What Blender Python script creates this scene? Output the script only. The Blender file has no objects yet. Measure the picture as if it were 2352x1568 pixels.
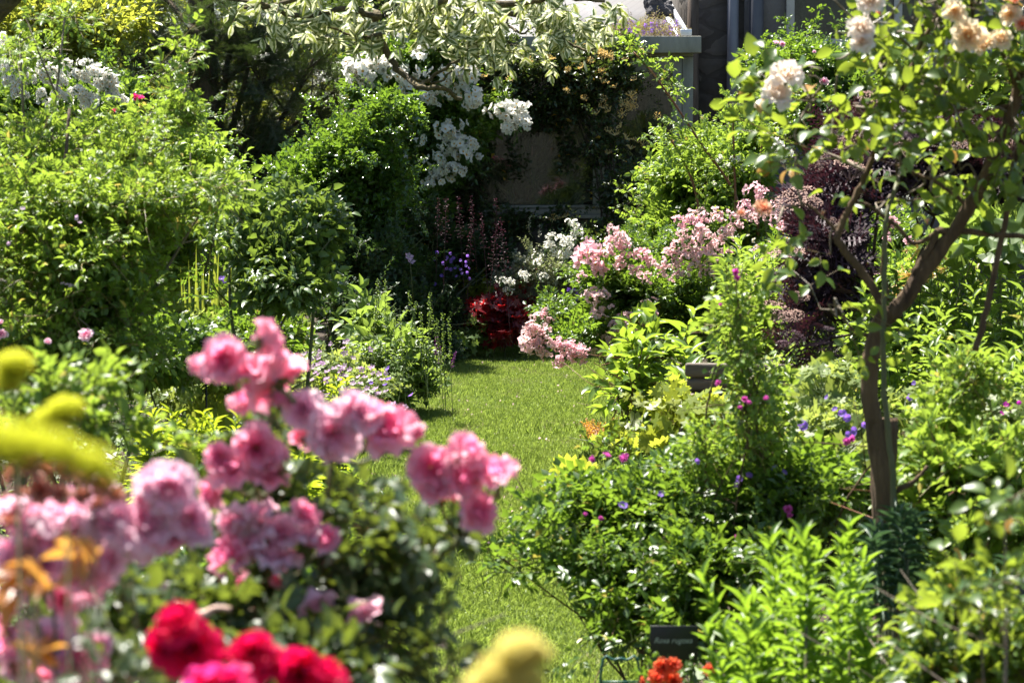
import bpy, math, random
import numpy as np
from mathutils import Vector

RAD = math.radians
# ------------------------------------------------------------------ camera, world, sun, exposure
scene = bpy.context.scene
C = scene.collection
CAM_Z, FPX, HOR = 1.6, 5553.0, 317.0          # eye height; focal length and horizon in a 2352 x 1568 frame
PITCH = math.atan((784 - HOR) / FPX)
cam_d = bpy.data.cameras.new("camera"); cam = bpy.data.objects.new("camera", cam_d); C.objects.link(cam)
cam.location = (0, 0, CAM_Z); cam.rotation_euler = (math.pi / 2 - PITCH, 0, 0)
cam_d.lens = 85; cam_d.sensor_width = 36; cam_d.clip_start = 0.05; cam_d.clip_end = 500
cam_d.dof.use_dof = True; cam_d.dof.focus_distance = 14.0; cam_d.dof.aperture_fstop = 9.0
scene.camera = cam

SUN_EL, SUN_AZ = RAD(65), RAD(-38)            # azimuth from +Y, negative = to the left
sv = Vector((math.sin(SUN_AZ) * math.cos(SUN_EL), math.cos(SUN_AZ) * math.cos(SUN_EL), math.sin(SUN_EL)))
w = bpy.data.worlds.new("World"); scene.world = w; w.use_nodes = True
nt = w.node_tree; bg = nt.nodes["Background"]
sky = nt.nodes.new("ShaderNodeTexSky"); sky.sky_type = 'NISHITA'; sky.sun_disc = False
sky.sun_elevation = SUN_EL; sky.sun_rotation = SUN_AZ
nt.links.new(sky.outputs[0], bg.inputs[0]); bg.inputs[1].default_value = 0.052
sun_d = bpy.data.lights.new("sun", 'SUN'); sun_d.energy = 5.0; sun_d.angle = RAD(0.5); sun_d.color = (1.0, .95, .87)
sun = bpy.data.objects.new("sun", sun_d); C.objects.link(sun)
sun.rotation_euler = sv.to_track_quat('Z', 'Y').to_euler()
scene.view_settings.view_transform = 'Standard'; scene.view_settings.look = 'None'
scene.view_settings.exposure = 1.86; scene.view_settings.gamma = 1.0
cy = scene.cycles
cy.max_bounces = 7; cy.diffuse_bounces = 4; cy.glossy_bounces = 2; cy.transmission_bounces = 5; cy.transparent_max_bounces = 6
cy.caustics_reflective = False; cy.caustics_refractive = False
cy.use_denoising = True
try:
    cy.denoiser = 'OPENIMAGEDENOISE'; cy.denoising_prefilter = 'ACCURATE'
except Exception:
    pass

rng = np.random.default_rng(7)
rnd = random.Random(7)

def at(u, v, d):
    """pixel of the 2352 x 1568 frame + distance in metres -> world point"""
    a, b = (u - 1176) / FPX, (784 - v) / FPX
    cp, sp = math.cos(PITCH), math.sin(PITCH)
    y = cp + b * sp; z = -sp + b * cp
    k = d / y
    return np.array((a * k, d, CAM_Z + z * k))
def ground(u, d):
    p = at(u, 784, d); return np.array((p[0], d, 0.0))
def px(n, d): return n * d / FPX

# ------------------------------------------------------------------ materials
def new_mat(name):
    m = bpy.data.materials.new(name); m.use_nodes = True
    n = m.node_tree; n.nodes.clear()
    return m, n, n.nodes, n.links
def c4(c): return (c[0], c[1], c[2], 1)
def mixc(N, L, fac, a, b):
    m = N.new("ShaderNodeMix"); m.data_type = 'RGBA'
    for s, v in ((0, fac), (6, a), (7, b)):
        if hasattr(v, 'default_value') or hasattr(v, 'links'): L.new(v, m.inputs[s])
        else: m.inputs[s].default_value = v if s == 0 else c4(v)
    return m.outputs[2]
def mth(N, L, op, a, b=None):
    m = N.new("ShaderNodeMath"); m.operation = op
    for i, v in enumerate((a, b)):
        if v is None: continue
        if hasattr(v, 'links'): L.new(v, m.inputs[i])
        else: m.inputs[i].default_value = v
    return m.outputs[0]
def leafmat(name, c1, c2, tr, tw=.42, rough=.38, spec=.5, stem=(.10, .085, .03), margin=None, inner=None, centre=None, dry=None):
    """leaf / petal: lf = (across, along, random); across 2 = stem, 3 = flower centre"""
    m, n, N, L = new_mat(name)
    if centre is None and inner is None and tr[1] > tr[0] * .9:      # green leaves
        c1 = (c1[0] * 1.35, c1[1] * .98, c1[2] * 1.1); c2 = (c2[0] * 1.35, c2[1] * .98, c2[2] * 1.1); tr = (min(.85, tr[0] * 1.22 + .01), tr[1] * .95, tr[2] + .01)
    elif centre is not None or inner is not None: tw = min(.58, tw + .16)
    at_ = N.new("ShaderNodeAttribute"); at_.attribute_name = "lf"
    sx = N.new("ShaderNodeSeparateXYZ"); L.new(at_.outputs["Vector"], sx.inputs[0])
    x, y, z = sx.outputs
    col = mixc(N, L, z, c1, c2)
    trc = mixc(N, L, z, tr, tuple(min(1, .62 * a + .5 * b) for a, b in zip(tr, c2)))
    if inner is not None:
        f = mth(N, L, 'POWER', z, 1.4)
        col = mixc(N, L, f, c1, inner); trc = mixc(N, L, f, tr, tuple(min(1, a * 1.15) for a in inner))
    if dry is not None:
        g = mth(N, L, 'GREATER_THAN', z, .93)
        col = mixc(N, L, g, col, dry); trc = mixc(N, L, g, trc, dry)
    ax = mth(N, L, 'ABSOLUTE', x)
    if margin is not None:
        tc = N.new("ShaderNodeTexCoord"); ns = N.new("ShaderNodeTexNoise"); ns.inputs["Scale"].default_value = 60
        L.new(tc.outputs["Object"], ns.inputs["Vector"])
        e = mth(N, L, 'ADD', ax, mth(N, L, 'MULTIPLY', mth(N, L, 'SUBTRACT', ns.outputs[0], .5), 1.1))
        g = mth(N, L, 'GREATER_THAN', e, .40)
        col = mixc(N, L, g, col, margin); trc = mixc(N, L, g, trc, tuple(v * .9 for v in margin))
    elif centre is None:
        # pale midrib and a little blotching of the blade
        rib = mth(N, L, 'LESS_THAN', ax, .07)
        col = mixc(N, L, mth(N, L, 'MULTIPLY', rib, .35), col, tuple(min(1, v * 2 + .04) for v in c2))
    isst = mth(N, L, 'GREATER_THAN', x, 1.5)
    col = mixc(N, L, isst, col, stem)
    if centre is not None:
        col = mixc(N, L, mth(N, L, 'GREATER_THAN', x, 2.5), col, centre)
    p = N.new("ShaderNodeBsdfPrincipled"); p.inputs["Roughness"].default_value = rough
    p.inputs["Specular IOR Level"].default_value = spec
    L.new(col, p.inputs["Base Color"])
    t = N.new("ShaderNodeBsdfTranslucent"); L.new(trc, t.inputs[0])
    ms = N.new("ShaderNodeMixShader")
    L.new(mth(N, L, 'MULTIPLY', mth(N, L, 'SUBTRACT', 1.0, isst), tw), ms.inputs[0])
    L.new(p.outputs[0], ms.inputs[1]); L.new(t.outputs[0], ms.inputs[2])
    o = N.new("ShaderNodeOutputMaterial"); L.new(ms.outputs[0], o.inputs[0])
    return m
def solid(name, c1, c2=None, scale=8, rough=.7, bump=.0, bscale=None, stretch=(1, 1, 1), metal=0, spec=.4):
    m, n, N, L = new_mat(name)
    tc = N.new("ShaderNodeTexCoord"); mp = N.new("ShaderNodeMapping"); L.new(tc.outputs["Object"], mp.inputs[0])
    mp.inputs["Scale"].default_value = stretch
    ns = N.new("ShaderNodeTexNoise"); ns.inputs["Scale"].default_value = scale; ns.inputs["Detail"].default_value = 8
    ns.inputs["Roughness"].default_value = .65
    L.new(mp.outputs[0], ns.inputs["Vector"])
    p = N.new("ShaderNodeBsdfPrincipled"); p.inputs["Roughness"].default_value = rough; p.inputs["Metallic"].default_value = metal
    p.inputs["Specular IOR Level"].default_value = spec
    cr = N.new("ShaderNodeMapRange"); cr.inputs[1].default_value = .3; cr.inputs[2].default_value = .7
    L.new(ns.outputs[0], cr.inputs[0])
    L.new(mixc(N, L, cr.outputs[0], c1, c2 or c1), p.inputs["Base Color"])
    if bump:
        n2 = N.new("ShaderNodeTexNoise"); n2.inputs["Scale"].default_value = bscale or scale * 3; n2.inputs["Detail"].default_value = 6
        L.new(mp.outputs[0], n2.inputs["Vector"])
        b = N.new("ShaderNodeBump"); b.inputs["Strength"].default_value = bump; b.inputs["Distance"].default_value = .02
        L.new(n2.outputs[0], b.inputs["Height"]); L.new(b.outputs[0], p.inputs["Normal"])
    o = N.new("ShaderNodeOutputMaterial"); L.new(p.outputs[0], o.inputs[0])
    return m

M = {}
STG = (.09, .12, .03)
M['rose_leaf'] = leafmat("rose_leaf", (.028, .085, .018), (.06, .15, .02), (.20, .42, .02), rough=.36, spec=.6, stem=(.10, .13, .03), dry=(.40, .34, .06))
M['rose_leaf_blue'] = leafmat("rose_leaf_blue", (.035, .095, .03), (.065, .15, .035), (.20, .38, .03), tw=.34, rough=.36, stem=(.10, .13, .03))
M['rose_leaf_bright'] = leafmat("rose_leaf_bright", (.05, .14, .02), (.11, .24, .03), (.29, .53, .04), tw=.45, rough=.42, stem=(.16, .13, .04), dry=(.48, .40, .08))
M['rose_leaf_big'] = leafmat("rose_leaf_big", (.03, .09, .025), (.06, .14, .02), (.30, .50, .03), tw=.46, rough=.36, stem=(.13, .09, .04), dry=(.45, .25, .06))
M['rose_leaf_front'] = leafmat("rose_leaf_front", (.022, .06, .022), (.045, .10, .025), (.20, .34, .02), tw=.32, rough=.40, spec=.5, stem=(.13, .08, .04))
M['copper_leaf'] = leafmat("copper_leaf", (.22, .09, .03), (.40, .17, .04), (.75, .38, .06), tw=.45, rough=.35, stem=(.2, .08, .04))
M['yew'] = leafmat("yew_needles", (.012, .042, .014), (.030, .078, .018), (.09, .20, .02), tw=.28, rough=.32, stem=(.10, .075, .045), dry=(.34, .28, .03))
M['holly'] = leafmat("holly_leaf", (.025, .085, .015), (.06, .16, .02), (.20, .44, .02), tw=.34, rough=.24, spec=.8, stem=(.07, .06, .03))
M['dogwood'] = leafmat("variegated_leaf", (.05, .12, .05), (.09, .18, .05), (.28, .42, .06), tw=.42, rough=.5, spec=.3, margin=(.76, .76, .50), stem=(.1, .07, .04))
M['honeysuckle'] = leafmat("honeysuckle_leaf", (.015, .045, .014), (.035, .08, .018), (.12, .24, .02), tw=.28, rough=.32, stem=(.09, .06, .03), dry=(.5, .32, .04))
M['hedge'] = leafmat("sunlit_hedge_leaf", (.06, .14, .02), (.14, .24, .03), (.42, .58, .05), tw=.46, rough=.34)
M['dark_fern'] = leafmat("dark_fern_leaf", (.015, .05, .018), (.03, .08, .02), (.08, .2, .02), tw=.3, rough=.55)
M['elder'] = leafmat("black_elder_leaf", (.018, .010, .016), (.055, .026, .036), (.09, .02, .03), tw=.15, rough=.6, spec=.25, stem=(.02, .012, .014))
M['elder_fl'] = leafmat("elder_umbel", (.26, .14, .11), (.50, .34, .28), (.4, .22, .17), tw=.2, rough=.8, stem=(.06, .03, .03))
M['phlox'] = leafmat("tall_perennial_leaf", (.05, .13, .02), (.10, .22, .03), (.28, .52, .04), tw=.45, rough=.38, stem=(.09, .15, .03), dry=(.42, .38, .08))
M['peony'] = leafmat("lance_leaf", (.04, .12, .02), (.09, .20, .03), (.30, .55, .03), tw=.46, rough=.34, stem=(.12, .05, .03))
M['euph'] = leafmat("spurge_leaf", (.04, .13, .015), (.085, .21, .02), (.24, .50, .02), tw=.50, rough=.40, stem=(.08, .2, .03))
M['lily'] = leafmat("whorled_leaf", (.07, .19, .015), (.14, .28, .02), (.42, .66, .02), tw=.5, rough=.42, stem=(.1, .2, .03))
M['bluespurge'] = leafmat("blue_spurge_leaf", (.022, .075, .035), (.045, .12, .05), (.07, .2, .05), tw=.22, rough=.42, stem=(.05, .1, .05))
M['lime'] = leafmat("lime_leaf", (.10, .20, .02), (.20, .30, .03), (.42, .62, .04), tw=.46, rough=.42, stem=(.2, .2, .04))
M['red_leaf'] = leafmat("dark_red_leaf", (.07, .008, .014), (.17, .014, .018), (.75, .03, .03), tw=.42, rough=.3, spec=.6, stem=(.10, .02, .02))
M['geranium'] = leafmat("geranium_leaf", (.07, .16, .03), (.15, .26, .06), (.35, .55, .08), tw=.42, rough=.5, stem=(.12, .16, .05))
M['nettle'] = leafmat("toothed_leaf", (.05, .13, .03), (.10, .20, .05), (.28, .52, .05), tw=.42, rough=.45, stem=(.12, .16, .05))
M['iris'] = leafmat("iris_blade", (.07, .16, .03), (.14, .25, .04), (.42, .62, .05), tw=.5, rough=.4, dry=(.5, .3, .05))
M['grass'] = leafmat("grass_blade", (.105, .235, .04), (.21, .35, .085), (.31, .55, .06), tw=.40, rough=.36, dry=(.42, .40, .20))
M['grey_leaf'] = leafmat("grey_green_leaf", (.10, .17, .09), (.20, .27, .15), (.2, .33, .08), tw=.3, rough=.4, stem=(.15, .13, .07))
M['bellflower_leaf'] = leafmat("bellflower_leaf", (.08, .14, .04), (.22, .17, .14), (.3, .4, .08), tw=.35, rough=.6, stem=(.22, .10, .10))
# petals
W = (.86, .85, .80)
M['white_fl'] = leafmat("white_petal", W, (.82, .80, .72), (.80, .80, .74), tw=.35, rough=.6, spec=.2, stem=(.07, .13, .03), centre=(.55, .30, .04), dry=(.62, .48, .28))
M['pinkpale_fl'] = leafmat("pale_pink_petal", (.88, .66, .70), (.84, .50, .58), (.90, .56, .62), tw=.38, rough=.6, spec=.2, stem=STG, centre=(.6, .4, .1))
M['pinkwhite_fl'] = leafmat("blush_petal", (.86, .74, .72), (.80, .56, .56), (.85, .55, .58), tw=.38, rough=.6, spec=.2, stem=STG, centre=(.5, .35, .1))
M['rosepink'] = leafmat("rose_pink_petal", (.95, .59, .66), (.8, .2, .35), (.97, .44, .56), tw=.40, rough=.42, spec=.4, stem=(.12, .16, .04), inner=(.92, .22, .44))
M['roseblush'] = leafmat("blush_rose_petal", (.93, .77, .81), (.8, .3, .4), (.96, .62, .72), tw=.38, rough=.5, spec=.3, stem=(.12, .16, .04), inner=(.88, .40, .56))
M['rosered'] = leafmat("crimson_petal", (.80, .012, .12), (.6, .01, .06), (.95, .01, .16), tw=.4, rough=.5, spec=.2, stem=(.1, .12, .03), inner=(.50, .004, .03))
M['rosemag'] = leafmat("hot_pink_petal", (.85, .06, .27), (.7, .05, .2), (.95, .06, .34), tw=.4, rough=.5, spec=.2, stem=(.1, .12, .03), inner=(.66, .03, .14))
M['salmon'] = leafmat("faded_salmon_petal", (.55, .30, .24), (.5, .2, .16), (.6, .25, .14), tw=.35, rough=.6, stem=(.2, .12, .05), inner=(.42, .12, .08))
M['cream'] = leafmat("cream_rose_petal", (.90, .84, .77), (.84, .6, .4), (.90, .82, .72), tw=.36, rough=.6, spec=.2, stem=STG, inner=(.86, .70, .55))
M['apricot'] = leafmat("apricot_petal", (.88, .78, .60), (.8, .45, .14), (.90, .76, .54), tw=.4, rough=.6, spec=.2, stem=STG, inner=(.85, .62, .34))
M['peach'] = leafmat("peach_petal", (.84, .56, .40), (.8, .4, .25), (.85, .5, .3), tw=.4, rough=.6, spec=.2, stem=STG, inner=(.74, .28, .15))
M['magenta_fl'] = leafmat("magenta_petal", (.60, .12, .42), (.5, .08, .3), (.7, .12, .5), tw=.4, rough=.6, spec=.2, stem=STG, centre=(.7, .3, .1))
M['purple_fl'] = leafmat("violet_petal", (.26, .14, .62), (.32, .2, .66), (.35, .15, .75), tw=.4, rough=.6, spec=.2, stem=STG, centre=(.5, .4, .5))
M['lilac_fl'] = leafmat("lilac_petal", (.62, .44, .66), (.74, .56, .74), (.7, .45, .7), tw=.4, rough=.6, spec=.2, stem=STG, centre=(.6, .5, .5))
M['yellow_fl'] = leafmat("lime_yellow_floret", (.56, .58, .03), (.66, .66, .07), (.72, .74, .05), tw=.4, rough=.6, spec=.2, stem=(.25, .3, .05), centre=(.6, .5, .1))
M['straw_fl'] = leafmat("pale_yellow_floret", (.74, .66, .20), (.80, .72, .32), (.8, .72, .25), tw=.4, rough=.6, spec=.2, stem=(.25, .3, .05), centre=(.6, .5, .1))
M['gold_fl'] = leafmat("honeysuckle_petal", (.55, .36, .08), (.78, .68, .36), (.8, .5, .1), tw=.35, rough=.6, spec=.2, stem=STG)
M['plum_fl'] = leafmat("plum_floret", (.06, .016, .035), (.14, .045, .07), (.2, .04, .08), tw=.2, rough=.6, stem=(.07, .02, .03))
M['spike_fl'] = leafmat("purple_spike_floret", (.12, .02, .13), (.2, .04, .2), (.2, .03, .2), tw=.2, rough=.7, stem=(.12, .16, .07))
M['orange_fl'] = leafmat("orange_red_petal", (.70, .12, .05), (.75, .25, .10), (.85, .2, .08), tw=.4, rough=.6, stem=STG, centre=(.7, .4, .05), inner=(.6, .05, .03))
# hard stuff
M['bark'] = solid("brown_bark", (.035, .019, .009), (.17, .11, .058), 26, .9, 1.0, 45, (1, 1, .22))
M['bark_dark'] = solid("dark_bark", (.045, .03, .02), (.13, .09, .06), 14, .9, .9, 40, (1, 1, .3))
M['bark_lichen'] = solid("lichened_bark", (.035, .028, .018), (.15, .12, .055), 30, .9, .7, 60)
M['cane'] = solid("green_cane", (.07, .09, .035), (.12, .11, .05), 20, .6, .2)
M['twig'] = solid("grey_twig", (.14, .11, .08), (.24, .2, .15), 30, .8, .3)
M['soil'] = solid("garden_soil", (.022, .016, .010), (.06, .042, .026), 9, .95, .9, 40)
M['turf'] = solid("turf_base", (.045, .075, .018), (.09, .12, .03), 6, .95, .5, 60)
M['stone'] = None
M['frame'] = solid("grey_green_paint", (.17, .17, .135), (.33, .32, .265), 9, .55, .25, 30, (1, 1, .35))
M['frame_w'] = solid("pale_window_paint", (.46, .44, .40), (.54, .52, .48), 4, .5, .05)
M['metal'] = solid("bare_aluminium", (.62, .64, .66), (.74, .75, .76), 9, .35, 0, metal=.3)
M['render'] = solid("grey_render", (.16, .15, .15), (.22, .20, .20), 3, .9, .3, 60)
M['pipe'] = solid("painted_pipe", (.16, .165, .19), (.20, .205, .235), 6, .4)
M['pipe_d'] = solid("dark_pipe", (.075, .078, .09), (.10, .10, .115), 6, .45)
M['post'] = solid("old_timber", (.045, .03, .02), (.17, .13, .10), 18, .9, .6, 40, (1, 1, .12))
M['benchwood'] = solid("weathered_teak", (.07, .055, .042), (.20, .165, .135), 14, .8, .4, 60, (.12, 1, 1))
M['drift'] = solid("smooth_bleached_wood", (.40, .23, .16), (.62, .42, .34), 9, .55, .1)
M['rock'] = solid("dark_lava_rock", (.035, .033, .035), (.10, .095, .10), 14, .95, 1.0, 40)
M['black'] = solid("black_plastic", (.012, .012, .014), (.02, .02, .022), 5, .4)
M['text'] = solid("faded_white_ink", (.35, .38, .36), (.45, .47, .45), 5, .7)
M['wire'] = solid("green_wire", (.012, .07, .055), (.02, .09, .07), 5, .4)
M['slate'] = solid("dark_slate_post", (.045, .047, .055), (.08, .08, .09), 8, .7, .3)
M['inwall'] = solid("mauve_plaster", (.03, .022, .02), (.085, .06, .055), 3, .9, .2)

def stone_mat():
    m, n, N, L = new_mat("rubble_stone")
    tc = N.new("ShaderNodeTexCoord"); mp = N.new("ShaderNodeMapping"); L.new(tc.outputs["Object"], mp.inputs[0])
    mp.inputs["Scale"].default_value = (2.2, 2.2, 4.2)
    ns = N.new("ShaderNodeTexNoise"); ns.inputs["Scale"].default_value = 2.0; L.new(mp.outputs[0], ns.inputs["Vector"])
    add = N.new("ShaderNodeVectorMath"); add.operation = 'ADD'
    sc = N.new("ShaderNodeVectorMath"); sc.operation = 'SCALE'; sc.inputs[3].default_value = .35
    L.new(ns.outputs[1], sc.inputs[0]); L.new(mp.outputs[0], add.inputs[0]); L.new(sc.outputs[0], add.inputs[1])
    v = N.new("ShaderNodeTexVoronoi"); v.feature = 'DISTANCE_TO_EDGE'; v.inputs["Scale"].default_value = 1.0; L.new(add.outputs[0], v.inputs["Vector"])
    v2 = N.new("ShaderNodeTexVoronoi"); v2.inputs["Scale"].default_value = 1.0; L.new(add.outputs[0], v2.inputs["Vector"])
    n2 = N.new("ShaderNodeTexNoise"); n2.inputs["Scale"].default_value = 16; n2.inputs["Detail"].default_value = 8; L.new(tc.outputs["Object"], n2.inputs["Vector"])
    sp = N.new("ShaderNodeSeparateColor"); L.new(v2.outputs["Color"], sp.inputs[0])
    base = mixc(N, L, sp.outputs[0], (.09, .075, .062), (.20, .175, .15))
    base = mixc(N, L, mth(N, L, 'MULTIPLY', n2.outputs[0], .8), base, (.05, .045, .04))
    mort = mth(N, L, 'LESS_THAN', v.outputs["Distance"], .06)
    base = mixc(N, L, mort, base, (.07, .06, .05))
    p = N.new("ShaderNodeBsdfPrincipled"); p.inputs["Roughness"].default_value = .92; L.new(base, p.inputs["Base Color"])
    b = N.new("ShaderNodeBump"); b.inputs["Strength"].default_value = 1; b.inputs["Distance"].default_value = .04
    hh = mth(N, L, 'ADD', mth(N, L, 'MINIMUM', v.outputs["Distance"], .18), mth(N, L, 'MULTIPLY', n2.outputs[0], .12))
    L.new(hh, b.inputs["Height"]); L.new(b.outputs[0], p.inputs["Normal"])
    o = N.new("ShaderNodeOutputMaterial"); L.new(p.outputs[0], o.inputs[0])
    return m
M['stone'] = stone_mat()
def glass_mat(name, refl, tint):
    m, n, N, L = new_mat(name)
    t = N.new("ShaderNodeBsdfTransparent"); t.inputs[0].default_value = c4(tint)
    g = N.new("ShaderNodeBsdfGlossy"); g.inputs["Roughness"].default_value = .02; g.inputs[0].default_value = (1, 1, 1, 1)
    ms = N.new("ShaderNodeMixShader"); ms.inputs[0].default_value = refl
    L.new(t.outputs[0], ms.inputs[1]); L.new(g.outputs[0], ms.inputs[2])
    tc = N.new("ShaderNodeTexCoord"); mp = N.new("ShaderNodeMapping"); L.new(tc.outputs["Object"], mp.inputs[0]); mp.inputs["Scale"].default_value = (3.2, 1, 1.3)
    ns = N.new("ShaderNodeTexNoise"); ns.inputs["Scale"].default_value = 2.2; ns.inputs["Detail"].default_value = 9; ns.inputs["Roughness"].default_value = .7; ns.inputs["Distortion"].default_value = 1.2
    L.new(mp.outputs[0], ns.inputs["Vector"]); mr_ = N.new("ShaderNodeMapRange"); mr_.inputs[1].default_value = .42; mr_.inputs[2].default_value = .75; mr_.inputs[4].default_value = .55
    L.new(ns.outputs[0], mr_.inputs[0]); df = N.new("ShaderNodeBsdfDiffuse"); df.inputs[0].default_value = (.17, .18, .12, 1)      # pale greenish streaks painted into the pane as a reflection pattern
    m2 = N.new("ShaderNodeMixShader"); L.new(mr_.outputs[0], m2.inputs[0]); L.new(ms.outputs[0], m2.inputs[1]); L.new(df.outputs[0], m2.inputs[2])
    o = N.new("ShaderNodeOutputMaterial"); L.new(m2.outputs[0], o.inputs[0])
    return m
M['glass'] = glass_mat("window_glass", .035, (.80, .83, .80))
M['glass_d'] = glass_mat("house_glass", .03, (.6, .6, .6))
def roof_mat():
    m, n, N, L = new_mat("wired_roof_sheet")
    tc = N.new("ShaderNodeTexCoord"); mp = N.new("ShaderNodeMapping"); L.new(tc.outputs["Object"], mp.inputs[0])
    mp.inputs["Rotation"].default_value = (0, 0, RAD(12))
    br = N.new("ShaderNodeTexBrick"); br.offset = 0; br.inputs["Scale"].default_value = 1.0
    br.inputs["Brick Width"].default_value = .075; br.inputs["Row Height"].default_value = .30; br.inputs["Mortar Size"].default_value = .003
    br.inputs["Color1"].default_value = c4((.175, .17, .178)); br.inputs["Color2"].default_value = c4((.19, .183, .187)); br.inputs["Mortar"].default_value = c4((.09, .09, .10))
    L.new(mp.outputs[0], br.inputs["Vector"])
    ns = N.new("ShaderNodeTexNoise"); ns.inputs["Scale"].default_value = 3.5; ns.inputs["Detail"].default_value = 8; L.new(tc.outputs["Object"], ns.inputs["Vector"])
    col = mixc(N, L, mth(N, L, 'MULTIPLY', ns.outputs[0], .6), br.outputs[0], (.13, .12, .11))
    p = N.new("ShaderNodeBsdfPrincipled"); p.inputs["Roughness"].default_value = .55; L.new(col, p.inputs["Base Color"])
    t = N.new("ShaderNodeBsdfTranslucent"); t.inputs[0].default_value = (.5, .5, .48, 1)
    ms = N.new("ShaderNodeMixShader"); ms.inputs[0].default_value = .10
    L.new(p.outputs[0], ms.inputs[1]); L.new(t.outputs[0], ms.inputs[2])
    o = N.new("ShaderNodeOutputMaterial"); L.new(ms.outputs[0], o.inputs[0])
    return m
M['roof'] = roof_mat()

# ------------------------------------------------------------------ mesh helpers
def tag(o, label=None, cat=None, group=None, kind=None):
    if label: o['label'] = label
    if cat: o['category'] = cat
    if group: o['group'] = group
    if kind: o['kind'] = kind
    return o
def empty(name, loc, label, cat, group=None):
    o = bpy.data.objects.new(name, None); o.empty_display_size = .1; C.objects.link(o); o.location = loc
    return tag(o, label, cat, group)

class Geo:
    def __init__(s): s.V, s.L, s.T, s.A, s.n = [], [], [], [], 0
    def add(s, V, loops, totals, A=None):
        V = np.asarray(V, dtype=np.float32).reshape(-1, 3)
        s.V.append(V); s.L.append(np.asarray(loops, dtype=np.int64) + s.n); s.T.append(np.asarray(totals, dtype=np.int64))
        s.A.append(np.zeros((len(V), 3), np.float32) if A is None else np.asarray(A, dtype=np.float32))
        s.n += len(V)
    def faces(s, V, F, a=(0, 0, 0)):
        s.add(V, [i for f in F for i in f], [len(f) for f in F], np.tile(np.array(a, np.float32), (len(V), 1)))
    def box(s, lo, hi, a=(0, 0, 0)):
        x0, y0, z0 = lo; x1, y1, z1 = hi
        V = [(x0, y0, z0), (x1, y0, z0), (x1, y1, z0), (x0, y1, z0), (x0, y0, z1), (x1, y0, z1), (x1, y1, z1), (x0, y1, z1)]
        s.faces(V, [(0, 3, 2, 1), (4, 5, 6, 7), (0, 1, 5, 4), (1, 2, 6, 5), (2, 3, 7, 6), (3, 0, 4, 7)], a)
    def tube(s, pts, rad, k=6, a=(0, 0, 0), cap=True):
        P = np.asarray(pts, float); n = len(P)
        R = np.linspace(rad[0], rad[1], n) if len(rad) == 2 and n != 2 else np.asarray(rad, float)
        Tn = np.gradient(P, axis=0); Tn /= np.linalg.norm(Tn, axis=1)[:, None] + 1e-9
        up = np.array((.13, .97, .21)) if abs(Tn[0][1]) < .9 else np.array((1, 0, 0.))
        V = []
        for i in range(n):
            x = np.cross(up, Tn[i]); x /= np.linalg.norm(x) + 1e-9; y = np.cross(Tn[i], x); up = y
            # keep a steady frame
            for j in range(k):
                an = 2 * math.pi * j / k
                V.append(P[i] + R[i] * (math.cos(an) * x + math.sin(an) * y))
            up = y
        F = [(i * k + j, i * k + (j + 1) % k, (i + 1) * k + (j + 1) % k, (i + 1) * k + j) for i in range(n - 1) for j in range(k)]
        if cap: F += [tuple(range(k - 1, -1, -1)), tuple((n - 1) * k + j for j in range(k))]
        s.faces(V, F, a)
    def build(s, name, mat, parent=None, smooth=False, bevel=0):
        me = bpy.data.meshes.new(name)
        V = np.concatenate(s.V)
        if parent is not None: V = V - np.array(parent.matrix_world.translation if parent.parent is None and False else wpos(parent), np.float32)
        L_ = np.concatenate(s.L).astype(np.int32); T_ = np.concatenate(s.T).astype(np.int32)
        me.vertices.add(len(V)); me.vertices.foreach_set('co', V.astype(np.float32).ravel())
        me.loops.add(len(L_)); me.loops.foreach_set('vertex_index', L_)
        me.polygons.add(len(T_)); st = np.zeros(len(T_), np.int32); st[1:] = np.cumsum(T_)[:-1]
        me.polygons.foreach_set('loop_start', st)
        try: me.polygons.foreach_set('loop_total', T_)
        except Exception: pass
        me.update(calc_edges=True)
        at_ = me.attributes.new('lf', 'FLOAT_VECTOR', 'POINT'); at_.data.foreach_set('vector', np.concatenate(s.A).astype(np.float32).ravel())
        if smooth: me.polygons.foreach_set('use_smooth', np.ones(len(T_), bool))
        me.materials.append(mat)
        o = bpy.data.objects.new(name, me); C.objects.link(o)
        if parent is not None: o.parent = parent
        if bevel:
            b = o.modifiers.new('bevel', 'BEVEL'); b.width = bevel; b.segments = 2; b.limit_method = 'ANGLE'
        return o
def wpos(o):
    p = np.zeros(3)
    while o is not None: p = p + np.array(o.location); o = o.parent
    return p

def smooth_path(P, m=4):
    P = np.asarray(P, float)
    if len(P) < 3: return np.array([P[0] + (P[-1] - P[0]) * t for t in np.linspace(0, 1, m + 1)])
    Q = np.vstack([2 * P[0] - P[1], P, 2 * P[-1] - P[-2]]); out = []
    for i in range(1, len(Q) - 2):
        for t in np.linspace(0, 1, m, endpoint=False):
            a, b, c, d = Q[i - 1:i + 3]
            out.append(.5 * ((2 * b) + (c - a) * t + (2 * a - 5 * b + 4 * c - d) * t * t + (3 * b - a - 3 * c + d) * t ** 3))
    out.append(P[-1]); return np.array(out)

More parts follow.
